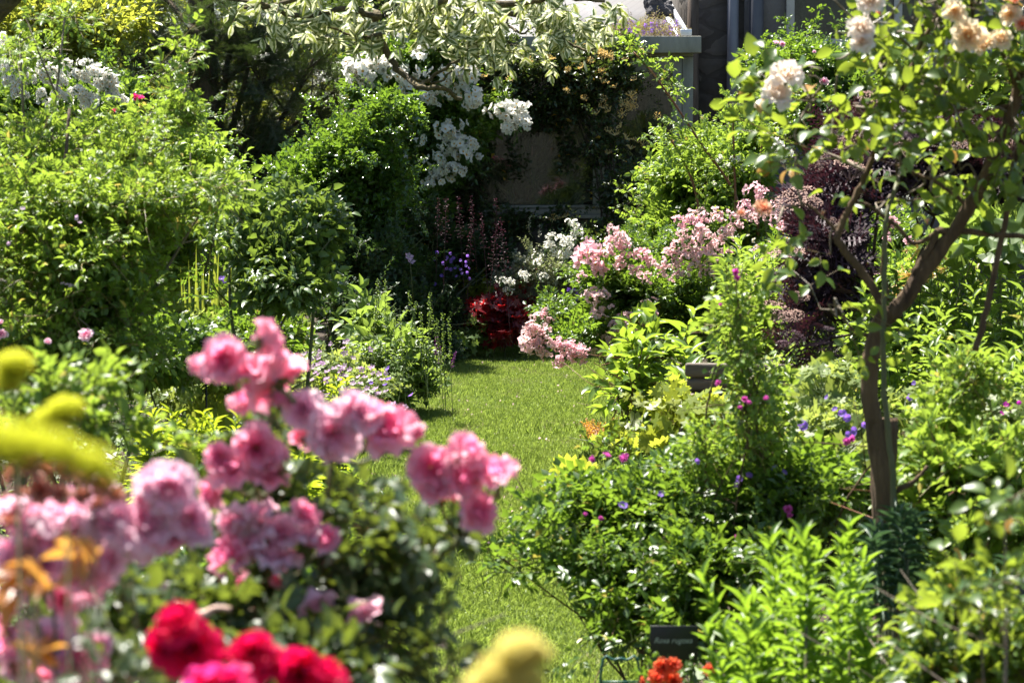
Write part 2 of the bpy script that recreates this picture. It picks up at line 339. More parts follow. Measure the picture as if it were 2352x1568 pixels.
# ------------------------------------------------------------------ leaf shapes: x across (+-1), y along 0..1, z lift
def shape(prof, fold=.25, curl=.25, tip=0.0):
    V = [(0, 0, 0)]; A = [(0, 0)]
    for y, wd in prof:
        z = -curl * y * y
        V += [(-wd, y, z + fold * wd * .5), (0, y, z), (wd, y, z + fold * wd * .5)]; A += [(-wd, y), (0, y), (wd, y)]
    V.append((0, 1, -curl - tip)); A.append((.3, 1)); F = [(0, 2, 1), (0, 3, 2)]
    n = len(prof)
    for i in range(n - 1):
        a = 1 + 3 * i; F += [(a, a + 1, a + 4, a + 3), (a + 1, a + 2, a + 5, a + 4)]
    a = 1 + 3 * (n - 1); e = len(V) - 1; F += [(a, a + 1, e), (a + 1, a + 2, e)]
    return np.array(V, float), F, np.array(A, float)
def palm(lobes=5, depth=.4, cup=.15, spread=300):
    V = [(0, .35, 0)]; A = [(0, 0)]; k = lobes * 2 + 1
    for i in range(k):
        a = RAD(-spread / 2 + spread * i / (k - 1)); r = .65 * (1 if i % 2 else 1 - depth)
        if i in (0, k - 1): r = .42
        V.append((r * math.sin(a) * 1.55, .35 + r * math.cos(a), cup * r * (1 if i % 2 else .4) - .05)); A.append((min(1, r * 1.5), r))
    F = [(0, i + 1, i) for i in range(1, k)]
    return np.array(V, float), F, np.array(A, float)
LO = shape([(.42, 1)], .3, .2)
MID = shape([(.28, .92), (.66, .8)], .3, .3)
HI = shape([(.16, .66), (.38, 1), (.62, .92), (.84, .5)], .3, .3)
HID = shape([(.16, .66), (.38, 1), (.62, .86), (.84, .42)], -.35, .35, .03)
LANCE = shape([(.2, .8), (.5, 1), (.78, .55)], .35, .35)
HOLLY = shape([(.12, .9), (.22, .55), (.38, 1.1), (.5, .65), (.64, .95), (.78, .4)], .4, .2)
BLADE = shape([(.3, 1), (.6, .8), (.85, .5)], .2, .25)
NEED = (np.array([(-1, 0, 0), (1, 0, 0), (.5, 1, 0), (-.5, 1, 0)], float), [(0, 1, 2, 3)], np.array([(-.5, 0), (.5, 0), (.5, 1), (-.5, 1)], float))
PALM5, PALM7 = palm(5, .45), palm(7, .22, .3)
PALMBIG = palm(9, .16, .35)
PETAL = shape([(.3, .62), (.62, 1), (.88, .9)], .15, -.15)
PETALLO = shape([(.6, 1)], .15, -.15)

class Tpl:
    """a sprig, flower or other small template, later copied many times into a mesh"""
    def __init__(s): s.V, s.F, s.A = [], [], []
    def leaf(s, sh, o, d, nrm, ln, wd, r=None):
        d = np.asarray(d, float); d = d / (np.linalg.norm(d) + 1e-9)
        x = np.cross(d, nrm); l = np.linalg.norm(x)
        if l < 1e-3: x = np.cross(d, (.3, .5, .8)); l = np.linalg.norm(x)
        x /= l; z = np.cross(x, d)
        V, F, A = sh; b = len(s.V)
        r = rnd.random() if r is None else r
        P = np.asarray(o) + V[:, :1] * x * wd * .5 + V[:, 1:2] * d * ln + V[:, 2:3] * z * ln
        s.V += list(P); s.F += [tuple(i + b for i in f) for f in F]
        s.A += [(a[0], a[1], r) for a in A]
    def stem(s, p0, p1, r, k=3, a=2.0):
        p0, p1 = np.asarray(p0, float), np.asarray(p1, float)
        d = p1 - p0; d /= np.linalg.norm(d) + 1e-9
        x = np.cross(d, (.31, .82, .45)); x /= np.linalg.norm(x) + 1e-9; y = np.cross(d, x); b = len(s.V)
        for p, rr in ((p0, r), (p1, r * .7)):
            for j in range(k):
                an = 2 * math.pi * j / k; s.V.append(p + rr * (math.cos(an) * x + math.sin(an) * y)); s.A.append((a, 0, .5))
        s.F += [(b + j, b + (j + 1) % k, b + k + (j + 1) % k, b + k + j) for j in range(k)]
    def blob(s, c, r, a=3.0, k=6, h=1.0):
        b = len(s.V); c = np.asarray(c, float)
        s.V.append(c + (0, 0, r * h)); s.A.append((a, 0, .5))
        for j in range(k):
            an = 2 * math.pi * j / k; s.V.append(c + (r * math.cos(an), r * math.sin(an), 0)); s.A.append((a, 0, .5))
        s.F += [(b, b + 1 + j, b + 1 + (j + 1) % k) for j in range(k)]
    def merge(s, t, o, d, up, sc=1.0):
        d = np.asarray(d, float); d /= np.linalg.norm(d); x = np.cross(up, d); x /= np.linalg.norm(x) + 1e-9; y = np.cross(d, x)
        b = len(s.V); Rm = np.stack([x, y, d], 1)
        s.V += list(np.asarray(o) + (np.asarray(t.V) * sc) @ Rm.T); s.F += [tuple(i + b for i in f) for f in t.F]; s.A += t.A
    def fin(s):
        s.V = np.asarray(s.V, np.float32); s.A = np.asarray(s.A, np.float32)
        s.loops = np.array([i for f in s.F for i in f], np.int64); s.tot = np.array([len(f) for f in s.F], np.int64)
        return s
def rv(k=1.0): return np.array([rnd.gauss(0, k) for _ in range(3)])
def nz(v): v = np.asarray(v, float); return v / (np.linalg.norm(v) + 1e-9)

def scatter(geo, tpls, pos, dirs, scale, flop=.5, keep=.55):
    """copies templates so that their z grows along dirs and their y looks upwards"""
    pos = np.asarray(pos, np.float32); n = len(pos)
    if n == 0: return
    D = np.asarray(dirs, np.float32); D = D / (np.linalg.norm(D, axis=1)[:, None] + 1e-9)
    up = np.array((0, 0, 1), np.float32) + rng.normal(0, flop, (n, 3)).astype(np.float32)
    X = np.cross(up, D); X /= np.linalg.norm(X, axis=1)[:, None] + 1e-6; Y = np.cross(D, X)
    Rm = np.stack([X, Y, D], 2)
    scale = np.broadcast_to(np.asarray(scale, np.float32), (n,))
    which = rng.integers(0, len(tpls), n)
    for k, t in enumerate(tpls):
        idx = np.nonzero(which == k)[0]
        if not len(idx): continue
        V = np.einsum('nij,vj->nvi', Rm[idx], t.V) * scale[idx][:, None, None] + pos[idx][:, None, :]
        nv = len(t.V); m = len(idx)
        loops = (t.loops[None, :] + nv * np.arange(m)[:, None]).ravel()
        A = np.tile(t.A, (m, 1, 1)); A[:, :, 2] = keep * A[:, :, 2] + (1 - keep) * rng.random(m)[:, None]
        geo.add(V.reshape(-1, 3), loops, np.tile(t.tot, m), A.reshape(-1, 3))

# ---- sprigs (metres)
def rose_sprig(sh=MID, ll=.036, n=6, length=.20, pairs=2, wr=.62, droop=.15):
    t = Tpl(); p = np.zeros(3); d = nz((rnd.gauss(0, .1), 0, 1)); pts = [p]
    for i in range(n):
        q = p + d * length / n; t.stem(p, q, .0016); p = q; d = nz(d + rv(.12) + (0, -.04, 0))
        a = i * 2.4 + rnd.random(); out = nz((math.cos(a), math.sin(a) * .7 + .15, .55))
        pl = ll * rnd.uniform(1.6, 2.3); e = p + out * pl; t.stem(p, e, .0008)
        nrm = nz(np.array((0, 1.0, .35)) + rv(.3)); side = nz(np.cross(out, nrm))
        for k in range(pairs):
            b = p + out * pl * (.45 + .5 * k / pairs)
            for sg in (-1, 1):
                l = ll * rnd.uniform(.75, 1.0)
                t.leaf(sh, b, side * sg + out * .45 - nrm * droop, nrm + rv(.15), l, l * wr)
        l = ll * rnd.uniform(1, 1.2); t.leaf(sh, e, out - nrm * droop, nrm + rv(.1), l, l * wr)
    for k in range(3):
        a = rnd.random() * 6.3; l = ll * .9
        t.leaf(sh, p, (math.cos(a) * .5, math.sin(a) * .5, 1), (math.cos(a), math.sin(a), -.5), l, l * wr)
    return t.fin()
def simple_sprig(sh=MID, ll=.05, n=9, length=.22, wr=.55, ang=.7, flat=.5, droop=.1, jit=.2, grow=.0):
    t = Tpl(); p = np.zeros(3); d = np.array((0, 0, 1.0))
    for i in range(n):
        q = p + d * length / n; t.stem(p, q, .0016); p = q; d = nz(d + rv(.08) + (0, grow, 0))
        a = i * 2.4 + rnd.random() * .6; out = nz((math.cos(a), math.sin(a) * (1 - flat) + .1, ang))
        nrm = nz(np.array((0, 1.0, .4)) + rv(jit)); l = ll * rnd.uniform(.7, 1.1)
        t.leaf(sh, p, out - nrm * droop, nrm, l, l * wr)
    t.leaf(sh, p, (0, 0, 1), (0, 1, 0), ll * .8, ll * wr * .8)
    return t.fin()
def whorl(sh=LANCE, ll=.07, n=26, length=.35, wr=.22, up0=.2, up1=1.6, per=1, top=.5):
    """upright stem; leaves spiral all the way up, lifting towards the tip"""
    t = Tpl(); p = np.zeros(3)
    for i in range(n):
        f = i / (n - 1); z = length * (.1 + .9 * f)
        for k in range(per):
            a = i * 2.4 + k * 2 * math.pi / per + rnd.uniform(-.25, .25)
            rad = np.array((math.cos(a), math.sin(a), 0)); l = ll * rnd.uniform(.8, 1.1) * (1 - (1 - top) * f)
            u = up0 + (up1 - up0) * f ** 1.5
            d = nz(rad + (0, 0, u)); nrm = nz(np.array((0, 0, 1)) - rad * u * .8)
            t.leaf(sh, (0, 0, z), d + rv(.08), nrm, l, l * wr)
    t.stem((0, 0, 0), (0, 0, length), .0028, 4)
    return t.fin()
def yew_sprig(n=26, length=.20, ll=.02):
    t = Tpl(); r0 = rnd.random()
    arms = [(np.zeros(3), np.array((0, 0, 1.0)), length, n)] + [(np.array((0, 0, length * k)), nz((s, rnd.gauss(0, .15), 1.1)), length * .5, n // 2) for k, s in ((.25, 1), (.4, -1), (.6, 1), (.7, -1))]
    for o, d, ln, m in arms:
        side = nz(np.cross(d, (0, 1, 0))); t.stem(o, o + d * ln, .0014)
        for i in range(m):
            f = i / m
            for sg in (-1, 1):
                t.leaf(NEED, o + d * ln * f, side * sg + d * .6 + rv(.12), (0, 1, .2), ll * rnd.uniform(.7, 1.1), .0032, rnd.random() * .85 if f < .92 or r0 < .6 else 1.0)
    return t.fin()
def lace_sprig():
    t = Tpl()
    for i in range(5):
        z = i * .04; t.stem((0, 0, z), (0, 0, z + .04), .002)
        for sg in (-1, 1):
            a = rnd.uniform(-.5, .5) + i * 1.5; out = nz((math.cos(a) * sg, math.sin(a) * sg, .5)); o = np.array((0, 0, z + .03))
            for k in range(5):
                b = o + out * (.02 + .022 * k); t.stem(o, b, .001); sd = nz(np.cross(out, (0, .9, .3)))
                for s2 in (-1, 1):
                    d = nz(sd * s2 + out * .8); t.leaf(NEED, b, d, (0, 1, .3), .045, .007)
                    t.leaf(NEED, b + d * .02, d + sd * s2 * .8, (0, 1, .3), .025, .005); t.leaf(NEED, b + d * .02, out, (0, 1, .3), .025, .005)
    return t.fin()
def petiole_leaf(sh, l, wr, pl, k=1):
    t = Tpl()
    for _ in range(k):
        e = np.array((rnd.gauss(0, .25), rnd.gauss(0, .25), 1)) * pl * rnd.uniform(.6, 1); t.stem((0, 0, 0), e, .0018)
        a = rnd.random() * 6.3; t.leaf(sh, e, (math.cos(a), math.sin(a), rnd.uniform(-.3, .3)), nz(np.array((0, .2, 1)) + rv(.25)), l * rnd.uniform(.7, 1.1), l * wr)
    return t.fin()
def variants(f, n, *a, **k): return [f(*a, **k) for _ in range(n)]
S = {}
S['rose'] = variants(rose_sprig, 4)
S['rose_far'] = variants(rose_sprig, 4, LO, .042, 6, .2, 2, .66)
S['rose_small'] = variants(rose_sprig, 4, LO, .028, 7, .18, 2, .6)
S['rose_bright'] = variants(rose_sprig, 6, MID, .024, 8, .22, 3, .44)
S['rose_big'] = variants(rose_sprig, 5, HI, .047, 4, .19, 1, .66, .35)
S['copper'] = variants(simple_sprig, 4, HI, .042, 3, .04, .5)
S['rose_front'] = variants(rose_sprig, 4, MID, .036, 5, .15, 2, .66, .3)
S['simple'] = variants(simple_sprig, 4)
S['small_simple'] = variants(simple_sprig, 4, LO, .030, 11, .2, .6)
S['hedge'] = variants(simple_sprig, 4, LO, .05, 9, .22, .62)
S['holly'] = variants(simple_sprig, 4, HOLLY, .052, 10, .2, .55, .6, .2, .0, .4)
S['honey'] = variants(simple_sprig, 4, LO, .042, 9, .26, .62, .3, .2, .2, .4)
S['dog'] = variants(simple_sprig, 5, HID, .080, 6, .10, .46, -.3, .3, .9, .5)
S['yew'] = variants(yew_sprig, 4, 24, .24, .024)
S['lace'] = variants(lace_sprig, 4)
S['phlox'] = variants(whorl, 4, LANCE, .095, 22, .42, .28, .1, 1.4, 1, .6)
S['peony'] = variants(whorl, 3, HI, .13, 13, .30, .28, .0, 1.0, 1, .8)
S['euph'] = variants(whorl, 4, LANCE, .085, 34, .40, .26, .5, 2.2, 1, .75)
S['lily'] = variants(whorl, 4, LANCE, .085, 30, .36, .17, .0, 1.2, 1, .7)
S['bluespurge'] = variants(whorl, 3, LANCE, .10, 44, .28, .13, -.1, 1.2, 1, .8)
S['fern'] = variants(rose_sprig, 3, LO, .03, 7, .2, 3, .8)
S['palm5'] = variants(petiole_leaf, 4, PALM5, .05, .9, .10, 3)
S['heuch'] = variants(petiole_leaf, 4, PALM5, .085, .9, .14, 2)
S['limebig'] = variants(petiole_leaf, 4, PALMBIG, .20, .95, .20, 1)
S['nettle'] = variants(whorl, 3, MID, .06, 14, .3, .55, .1, .8, 1, .5)
S['grey'] = variants(simple_sprig, 3, LO, .035, 10, .16, .6)

TL = {k: float(np.mean([t.V[:, 2].max() for t in v])) for k, v in S.items()}
def petal_flower(n, sh, r, wr, lift, centre, tip=None):
    t = Tpl()
    for i in range(n):
        a = 2 * math.pi * i / n + rnd.uniform(-.12, .12); rad = np.array((math.cos(a), math.sin(a), 0))
        t.leaf(sh, rad * r * .08, rad + (0, 0, lift + rnd.uniform(-.1, .1)), nz(np.array((0, 0, 1)) - rad * lift), r * rnd.uniform(.9, 1.08), r * wr, rnd.random() * .6)
    if centre: t.blob((0, 0, .002), r * centre, 3.0, 6, .6)
    return t
def truss(n, R, fr, sh=PETALLO, squash=.8, pet=5, wr=.95, lift=.25, centre=.24, buds=4, inner=False):
    """flower head: n open flowers over a dome, looking outwards from its stalk"""
    t = Tpl(); cs = [(np.array((rnd.gauss(0, .45), rnd.gauss(0, .45), rnd.gauss(.1, .35))), rnd.uniform(.5, .8)) for _ in range(4)]
    for i in range(n):
        z = 1 - 1.45 * (i + .5) / n; a = i * 2.39996; s = math.sqrt(max(0, 1 - z * z)); c_, k_ = cs[i % 4]
        nrm = np.array((s * math.cos(a), s * math.sin(a), z)); pos = (nrm * k_ + c_) * R * (1, 1, squash) * rnd.uniform(.8, 1.15) + (0, 0, R * .5)
        f = petal_flower(pet, sh, fr * rnd.uniform(.8, 1.12), wr, lift + rnd.uniform(-.15, .3), centre)
        t.merge(f, pos, nrm + rv(.25), nz(rv(1)))
        t.stem((0, 0, -R * .6), pos - nrm * fr * .2, .0009)
    for i in range(buds):
        nrm = nz(rv(1) + (0, 0, .5)); q = nrm * R * rnd.uniform(1.1, 1.6) + (0, 0, R * .5); t.stem((0, 0, 0), q, .0008); t.blob(q, fr * .24, 2.0, 5, 2.0)
    for i in range(4):       # small leaves between the flowers
        nrm = nz(rv(1)); q = nrm * R * rnd.uniform(.7, 1.2) + (0, 0, R * .3); k0 = len(t.A); t.leaf(LO, q, rv(1), rv(1), fr * 1.5, fr * .9)
        t.A[k0:] = [(2.0, 0, .5)] * (len(t.A) - k0)
    t.stem((0, 0, -R * 2), (0, 0, -R * .4), .0018)
    return t.fin()
def tpl_mesh(name, t, mat, smooth=False):
    g = Geo(); g.add(t.V, t.loops, t.tot, t.A); o = g.build(name, mat, smooth=smooth); me = o.data
    bpy.data.objects.remove(o); return me
def place(mesh, name, parent, pos, d=None, sc=1.0, spin=None):
    o = bpy.data.objects.new(name, mesh); C.objects.link(o); o.parent = parent
    o.location = Vector(np.asarray(pos, float) - wpos(parent))
    q = Vector(nz(d if d is not None else (0, 0, 1))).to_track_quat('Z', 'Y')
    o.rotation_mode = 'QUATERNION'
    from mathutils import Quaternion
    o.rotation_quaternion = q @ Quaternion((0, 0, 1), rnd.random() * 6.28 if spin is None else spin)
    o.scale = (sc, sc, sc) if not hasattr(sc, '__len__') else sc
    return o

def bloom_tpl(R=.04, n=30, openness=72, seed=0, sepal=True, ruffle=.12):
    r_ = random.Random(seed); t = Tpl(); NU, NV = 6, 6
    for i in range(n):
        f = i / (n - 1); ang = i * 2.39996 + r_.uniform(-.2, .2)
        tilt = RAD(4 + (openness - 4) * f ** .85 + r_.uniform(-6, 6)); ln = R * (.62 + .52 * f) * r_.uniform(.9, 1.08); wd = R * (.42 + .46 * f) * r_.uniform(.9, 1.1)
        b = len(t.V); rr, z = R * .05, 0.0; ph = r_.uniform(0, 6.3); tt = max(0, 1 - f)
        for v in range(NV):
            vv = v / (NV - 1)
            if v:
                th = tilt * (1.15 - .45 * math.sin(vv * math.pi * .5)) if f < .5 else tilt * (.75 + .30 * vv) + RAD(38) * f * vv ** 3
                rr += math.sin(th) * ln / (NV - 1); z += math.cos(th) * ln / (NV - 1)
            wv = wd * (.22 + .78 * math.sin(min(1, vv * 1.25) * math.pi / 2)) * (1 if vv < .8 else 1 - (vv - .8) * 1.4)
            for u in range(NU):
                s_ = -1 + 2 * u / (NU - 1); rad = rr * (1 - .0 * s_ * s_) + R * .04
                off = s_ * wv; a2 = ang + off / (rad + wd * .45)
                cup = R * .13 * s_ * s_ * vv * (1 - f * .3); zz = z + cup + ruffle * R * math.sin(ph + s_ * 4) * vv * vv - (R * .10 * (abs(s_) ** 3) if v == NV - 1 else 0)
                t.V.append(np.array((rad * math.cos(a2), rad * math.sin(a2), zz))); t.A.append((s_ * .8, vv, min(1, max(0, tt * 1.0 + r_.uniform(-.12, .12) + .12 * (1 - vv)))))
        for v in range(NV - 1):
            for u in range(NU - 1):
                a = b + v * NU + u; t.F.append((a, a + 1, a + NU + 1, a + NU))
    if sepal:
        for k in range(5):
            a = k * 1.257; t.leaf(LANCE, (0, 0, -.002), (math.cos(a), math.sin(a), -.3), (0, 0, 1), R * .6, R * .22, .4)
            for j in range(len(LANCE[0])): t.A[-1 - j] = (2.0, 0, .5)
        t.stem((0, 0, -R * .9), (0, 0, R * .02), R * .09, 6)
        t.blob((0, 0, -R * .25), R * .17, 2.0, 7, 1.2)
    return t.fin()

# ------------------------------------------------------------------ shrub builder
HEADS = []        # every flower placed: (centre, radius); leaves do not grow through the face of a flower head
DEFER = []
def proj(P):
    P = np.asarray(P, float); x, y, z = P[:, 0], P[:, 1], P[:, 2] - CAM_Z
    cp, sp = math.cos(PITCH), math.sin(PITCH); f = y * cp - z * sp; up = y * sp + z * cp
    return np.stack([1176 + FPX * x / f, 784 - FPX * up / f, y], 1)
def foliage(root, P, D, key, mat, sc, flop=.5, keep=.55, name='foliage'):
    DEFER.append((root, np.asarray(P, float), np.asarray(D, float), key, mat, np.broadcast_to(np.asarray(sc, float), (len(P),)).copy(), flop, keep, name))
NOCULL = set()
def grow_all():
    Hd = np.array(HEADS); HU = proj(Hd[:, :3]); HR = Hd[:, 3] * FPX / HU[:, 2]
    for root, P, D, key, mat, sc, flop, keep, name in DEFER:
        L_ = TL[key]; Dn = D / (np.linalg.norm(D, axis=1)[:, None] + 1e-9); Cn = P + Dn * (L_ * sc * .5)[:, None]
        U = proj(Cn); ok = np.ones(len(P), bool)
        for i in range(len(Hd) if root.name not in NOCULL else 0):
            dz = HU[i, 2] - U[:, 2]; m = (dz > -.06 - HR[i] * 0) & (dz < 1.1)
            rr = HR[i] * .95 + .22 * L_ * sc * FPX / U[:, 2]
            ok &= ~(m & ((U[:, 0] - HU[i, 0]) ** 2 + (U[:, 1] - HU[i, 1]) ** 2 < rr ** 2))
        g = Geo(); scatter(g, S[key], P[ok], D[ok], sc[ok], flop, keep)
        if g.n: g.build(name, M[mat], root)
def clump_points(lobe, n, sub=14, r0=.72, r1=.42, zmin=.03, L=0.0):
    u, v, d, ru, rv_, rd = lobe[:6]
    c = at(u, v, d); R = np.array((px(ru, d), rd, px(rv_, d))); R = np.maximum(R - .30 * L, R * .35)
    sd = rng.normal(0, 1, (sub, 3)); sd /= np.linalg.norm(sd, axis=1)[:, None]
    sc = sd * r0 * rng.uniform(.75, 1.12, (sub, 1))
    k = rng.integers(0, sub, n); q = rng.normal(0, 1, (n, 3)); q /= np.linalg.norm(q, axis=1)[:, None]
    loc = sc[k] + q * r1 * rng.random((n, 1)) ** .45
    P = c + loc * R
    keep = P[:, 2] > zmin
    return P[keep], (loc[keep] + sd[k][keep] * .3)
def shrub(name, label, cat, lobes, key, mat, base, up=.55, out=.8, jit=.45, sc=(.8, 1.2), stems=4, srad=.012, smat='cane', sub=14, shoots=.035, group=None, flop=.5, r1=.42, r0=.72):
    root = empty(name, ground(*base), label, cat, group)
    b = ground(*base); PP, DD, SS = [], [], []
    for lb in lobes:
        n = int(lb[6]); Lk = TL[key] * (sc[0] + sc[1]) / 2; P, O = clump_points(lb, n, sub, r0, r1, L=Lk)
        D = O * out + np.array((0, 0, up)) + rng.normal(0, jit, P.shape); D /= np.linalg.norm(D, axis=1)[:, None]
        s_ = rng.uniform(sc[0], sc[1], len(P)); P = P - D * (TL[key] * s_ * .55)[:, None]; P[:, 2] = np.maximum(P[:, 2], 0)
        PP.append(P); DD.append(D); SS.append(s_)
        c = at(*lb[:3]); Rm = np.array((px(lb[3], lb[2]), lb[5], px(lb[4], lb[2])))
        for _ in range(int(n * shoots)):       # loose shoots that break the outline
            o_ = nz(rng.normal(0, 1, 3) + (0, -.2, .45)); p = c + o_ * Rm * rng.uniform(.6, .9); dv = nz(o_ * .8 + rng.normal(0, .3, 3) + (0, 0, .5)); ln = rng.uniform(.5, 1.1) * min(.45, Rm.min() * .9); m_ = max(2, int(ln / (.3 * Lk)))
            for q in range(m_):
                dv = nz(dv + (0, 0, -.10) + rng.normal(0, .06, 3)); p = p + dv * ln / m_
                PP.append(p[None, :]); DD.append(nz(dv + rng.normal(0, .35, 3))[None, :]); SS.append(np.array([sc[0] * rng.uniform(.55, .9)]))
    foliage(root, np.concatenate(PP), np.concatenate(DD), key, mat, np.concatenate(SS), flop)
    lob = sorted(lobes, key=lambda l: -l[6])
    for i in range(stems):
        l = lob[i % len(lob)]; e = at(l[0] + rnd.uniform(-.5, .5) * l[3], l[1] - rnd.uniform(-.3, .6) * l[4], l[2] + rnd.uniform(-.4, .4) * l[5])
        s0 = b + (rnd.uniform(-.12, .12), rnd.uniform(-.1, .1), -.03)
        mid = s0 * .45 + e * .55; mid[2] += (e[2]) * .12; mid += rv(.05)
        tg = Geo(); P = smooth_path([s0, s0 * .75 + mid * .25 + (0, 0, .08), mid, e], 5); tg.tube(P, (srad, srad * .35), 6)
        for k in range(3):
            j = rnd.randint(len(P) // 2, len(P) - 2); q = P[j] + nz(rv(1) + (0, 0, .6)) * rnd.uniform(.15, .35); tg.tube([P[j], (P[j] + q) / 2 + rv(.01), q], (srad * .4, srad * .3, srad * .15), 5)
        tg.build('stem', M[smat], root, smooth=True)
    return root
def strew(root, meshes, name, pts, d, size, zdir=(0, -.45, .9), jit=.35, sjit=.15, unit=1.0):
    """flowers at listed pixels: pts = (u, v[, r[, d]])"""
    for i, p in enumerate(pts):
        dd = p[3] if len(p) > 3 else d; r = px(p[2], dd) if len(p) > 2 and p[2] else size
        if r / unit > .3 or unit != 1.0: HEADS.append((*at(p[0], p[1], dd), r if unit != 1.0 else .03))
        place(meshes[i % len(meshes)], name, root, at(p[0], p[1], dd), np.array(zdir) + rv(jit), r / unit * rnd.uniform(1 - sjit, 1 + sjit))


# ================================================================== THE SETTING
def gd(v): return CAM_Z * FPX / (v - HOR)
g = Geo(); g.faces([(-70, -15, 0), (70, -15, 0), (70, 130, 0), (-70, 130, 0)], [(0, 1, 2, 3)])
tag(g.build('ground', M['soil']), kind='structure')
LEFT = [(1040, 806), (1010, 838), (980, 885), (900, 925), (860, 965), (830, 1040), (800, 1150), (770, 1260), (740, 1500), (700, 1900), (640, 2600)]
RIGHT = [(1408, 808), (1415, 860), (1432, 930), (1425, 978), (1385, 1010), (1378, 1060), (1410, 1150), (1470, 1250), (1500, 1450), (1500, 1900), (1500, 2600)]
Lw = [ground(u, gd(v)) for u, v in LEFT]; Rw = [ground(u, gd(v)) for u, v in RIGHT]
def lawn_x(side, y):
    ys = [p[1] for p in side][::-1]; xs = [p[0] for p in side][::-1]
    return np.interp(y, ys, xs)
g = Geo(); ys = np.linspace(gd(2600), gd(808), 60); V = []
for y in ys: V += [(lawn_x(Lw, y) + rnd.gauss(0, .012), y, .012), (lawn_x(Rw, y) + rnd.gauss(0, .012), y, .012)]
g.faces(V, [(2 * i, 2 * i + 1, 2 * i + 3, 2 * i + 2) for i in range(59)])
tag(g.build('lawn', M['turf']), kind='structure')
bt = []
for _ in range(5):
    t = Tpl(); t.leaf(LO, (0, 0, 0), (rnd.gauss(0, .3), rnd.gauss(0, .3), 1), rv(1), 1, .085); bt.append(t.fin())
def lawn_pts(n, pw=1.0):
    y = gd(1620) + (gd(806) - gd(1620)) * rng.random(n) ** pw
    x0, x1 = lawn_x(Lw, y), lawn_x(Rw, y); x = x0 + (x1 - x0) * rng.random(n)
    x += rng.normal(0, .02, n); return np.stack([x, y, np.full(n, .01)], 1)
g = Geo(); P = lawn_pts(210000)
ln = None; patch = .5 + .5 * np.sin(P[:, 0] * 5.1 + 1.3 * np.sin(P[:, 1] * 1.7)) * np.sin(P[:, 1] * 2.3 + P[:, 0] * 2)
ln = (.022 + .016 * rng.random(len(P))) * (.75 + .5 * patch)
D = np.stack([rng.normal(0, .5, len(P)), rng.normal(0, .5, len(P)), np.ones(len(P))], 1)
scatter(g, bt, P, D, ln, 1, .3)
for A_, V_ in zip(g.A, g.V):
    pt = .5 + .5 * np.sin(V_[:, 0] * 9 + 2 * np.sin(V_[:, 1] * 3.1)) * np.sin(V_[:, 1] * 4.3 + V_[:, 0] * 5); A_[:, 2] = np.clip(A_[:, 2] * .75 + .32 * pt, 0, 1)
n = 26000; y = rng.uniform(gd(2600), gd(1600), n); x0, x1 = lawn_x(Lw, y), lawn_x(Rw, y); P = np.stack([x0 + (x1 - x0) * rng.random(n), y, np.full(n, .01)], 1)
scatter(g, bt, P, np.stack([rng.normal(0, .5, n), rng.normal(0, .5, n), np.ones(n)], 1), rng.uniform(.025, .05, n), 1, .3)
# longer edge grass and tufts
n = 16000; side = rng.random(n) < .5; y = gd(1600) + (gd(806) - gd(1600)) * rng.random(n)
x = np.where(side, lawn_x(Lw, y), lawn_x(Rw, y)) + rng.normal(0, .035, n)
k = rng.random(n) < .15; y = np.where(k, gd(806) + rng.normal(0, .08, n), y); x = np.where(k, lawn_x(Lw, gd(810)) + (lawn_x(Rw, gd(810)) - lawn_x(Lw, gd(810))) * rng.random(n), x)
P = np.stack([x, y, np.full(n, .005)], 1); D = np.stack([rng.normal(0, .45, n), rng.normal(0, .45, n), np.ones(n)], 1)
scatter(g, bt, P, D, .05 + .05 * rng.random(n), 1, .3)
for (u, v, s) in ((1240, 995, .09), (1270, 1003, .07), (1010, 915, .08), (1330, 1000, .06), (1000, 1290, .12), (960, 1370, .10)):
    c = ground(u, gd(v)); n = 140; P = c + np.stack([rng.normal(0, s * 1.3, n), rng.normal(0, s * .6, n), np.full(n, .005)], 1)
    scatter(g, bt, P, np.stack([rng.normal(0, .4, n), rng.normal(0, .4, n), np.ones(n)], 1), .035 + .035 * rng.random(n), 1, .3)
tag(g.build('grass', M['grass']), kind='stuff')
# low growth that covers the soil of the beds
def bed_pts(n, y0, y1, half=5.5):
    y = rng.uniform(y0, y1, n); x = rng.uniform(-half, half, n) * (y / 20 + .15)
    ok = (x < lawn_x(Lw, y) - .12) | (x > lawn_x(Rw, y) + .12) | (y > gd(806) + .15)
    return np.stack([x, y, np.full(n, .02)], 1)[ok & (y < 18.9)]
g = Geo(); P = bed_pts(9000, 3.0, 18.9, 7)
scatter(g, S['geran_low'] if 'geran_low' in S else S['palm5'], P, np.stack([rng.normal(0, .4, len(P)), rng.normal(0, .4, len(P)), np.ones(len(P))], 1), rng.uniform(.6, 1.5, len(P)), .5)
P = bed_pts(4200, 3.0, 18.9, 7)
scatter(g, S['nettle'], P, np.stack([rng.normal(0, .3, len(P)), rng.normal(0, .3, len(P)), np.ones(len(P))], 1), rng.uniform(.5, .9, len(P)), .5)
tag(g.build('undergrowth', M['nettle']), kind='stuff')

pt_ = Tpl(); pt_.leaf(PETALLO, (0, 0, 0), (1, 0, .1), (0, 0, 1), 1, .9); pt_.fin(); g = Geo(); P = lawn_pts(260); P[:, 2] = .03; P = P[(P[:, 1] > 8.5)]
scatter(g, [pt_], P, rng.normal(0, 1, P.shape), rng.uniform(.008, .018, len(P))); tag(g.build('fallen_petals', M['pinkwhite_fl']), kind='stuff')

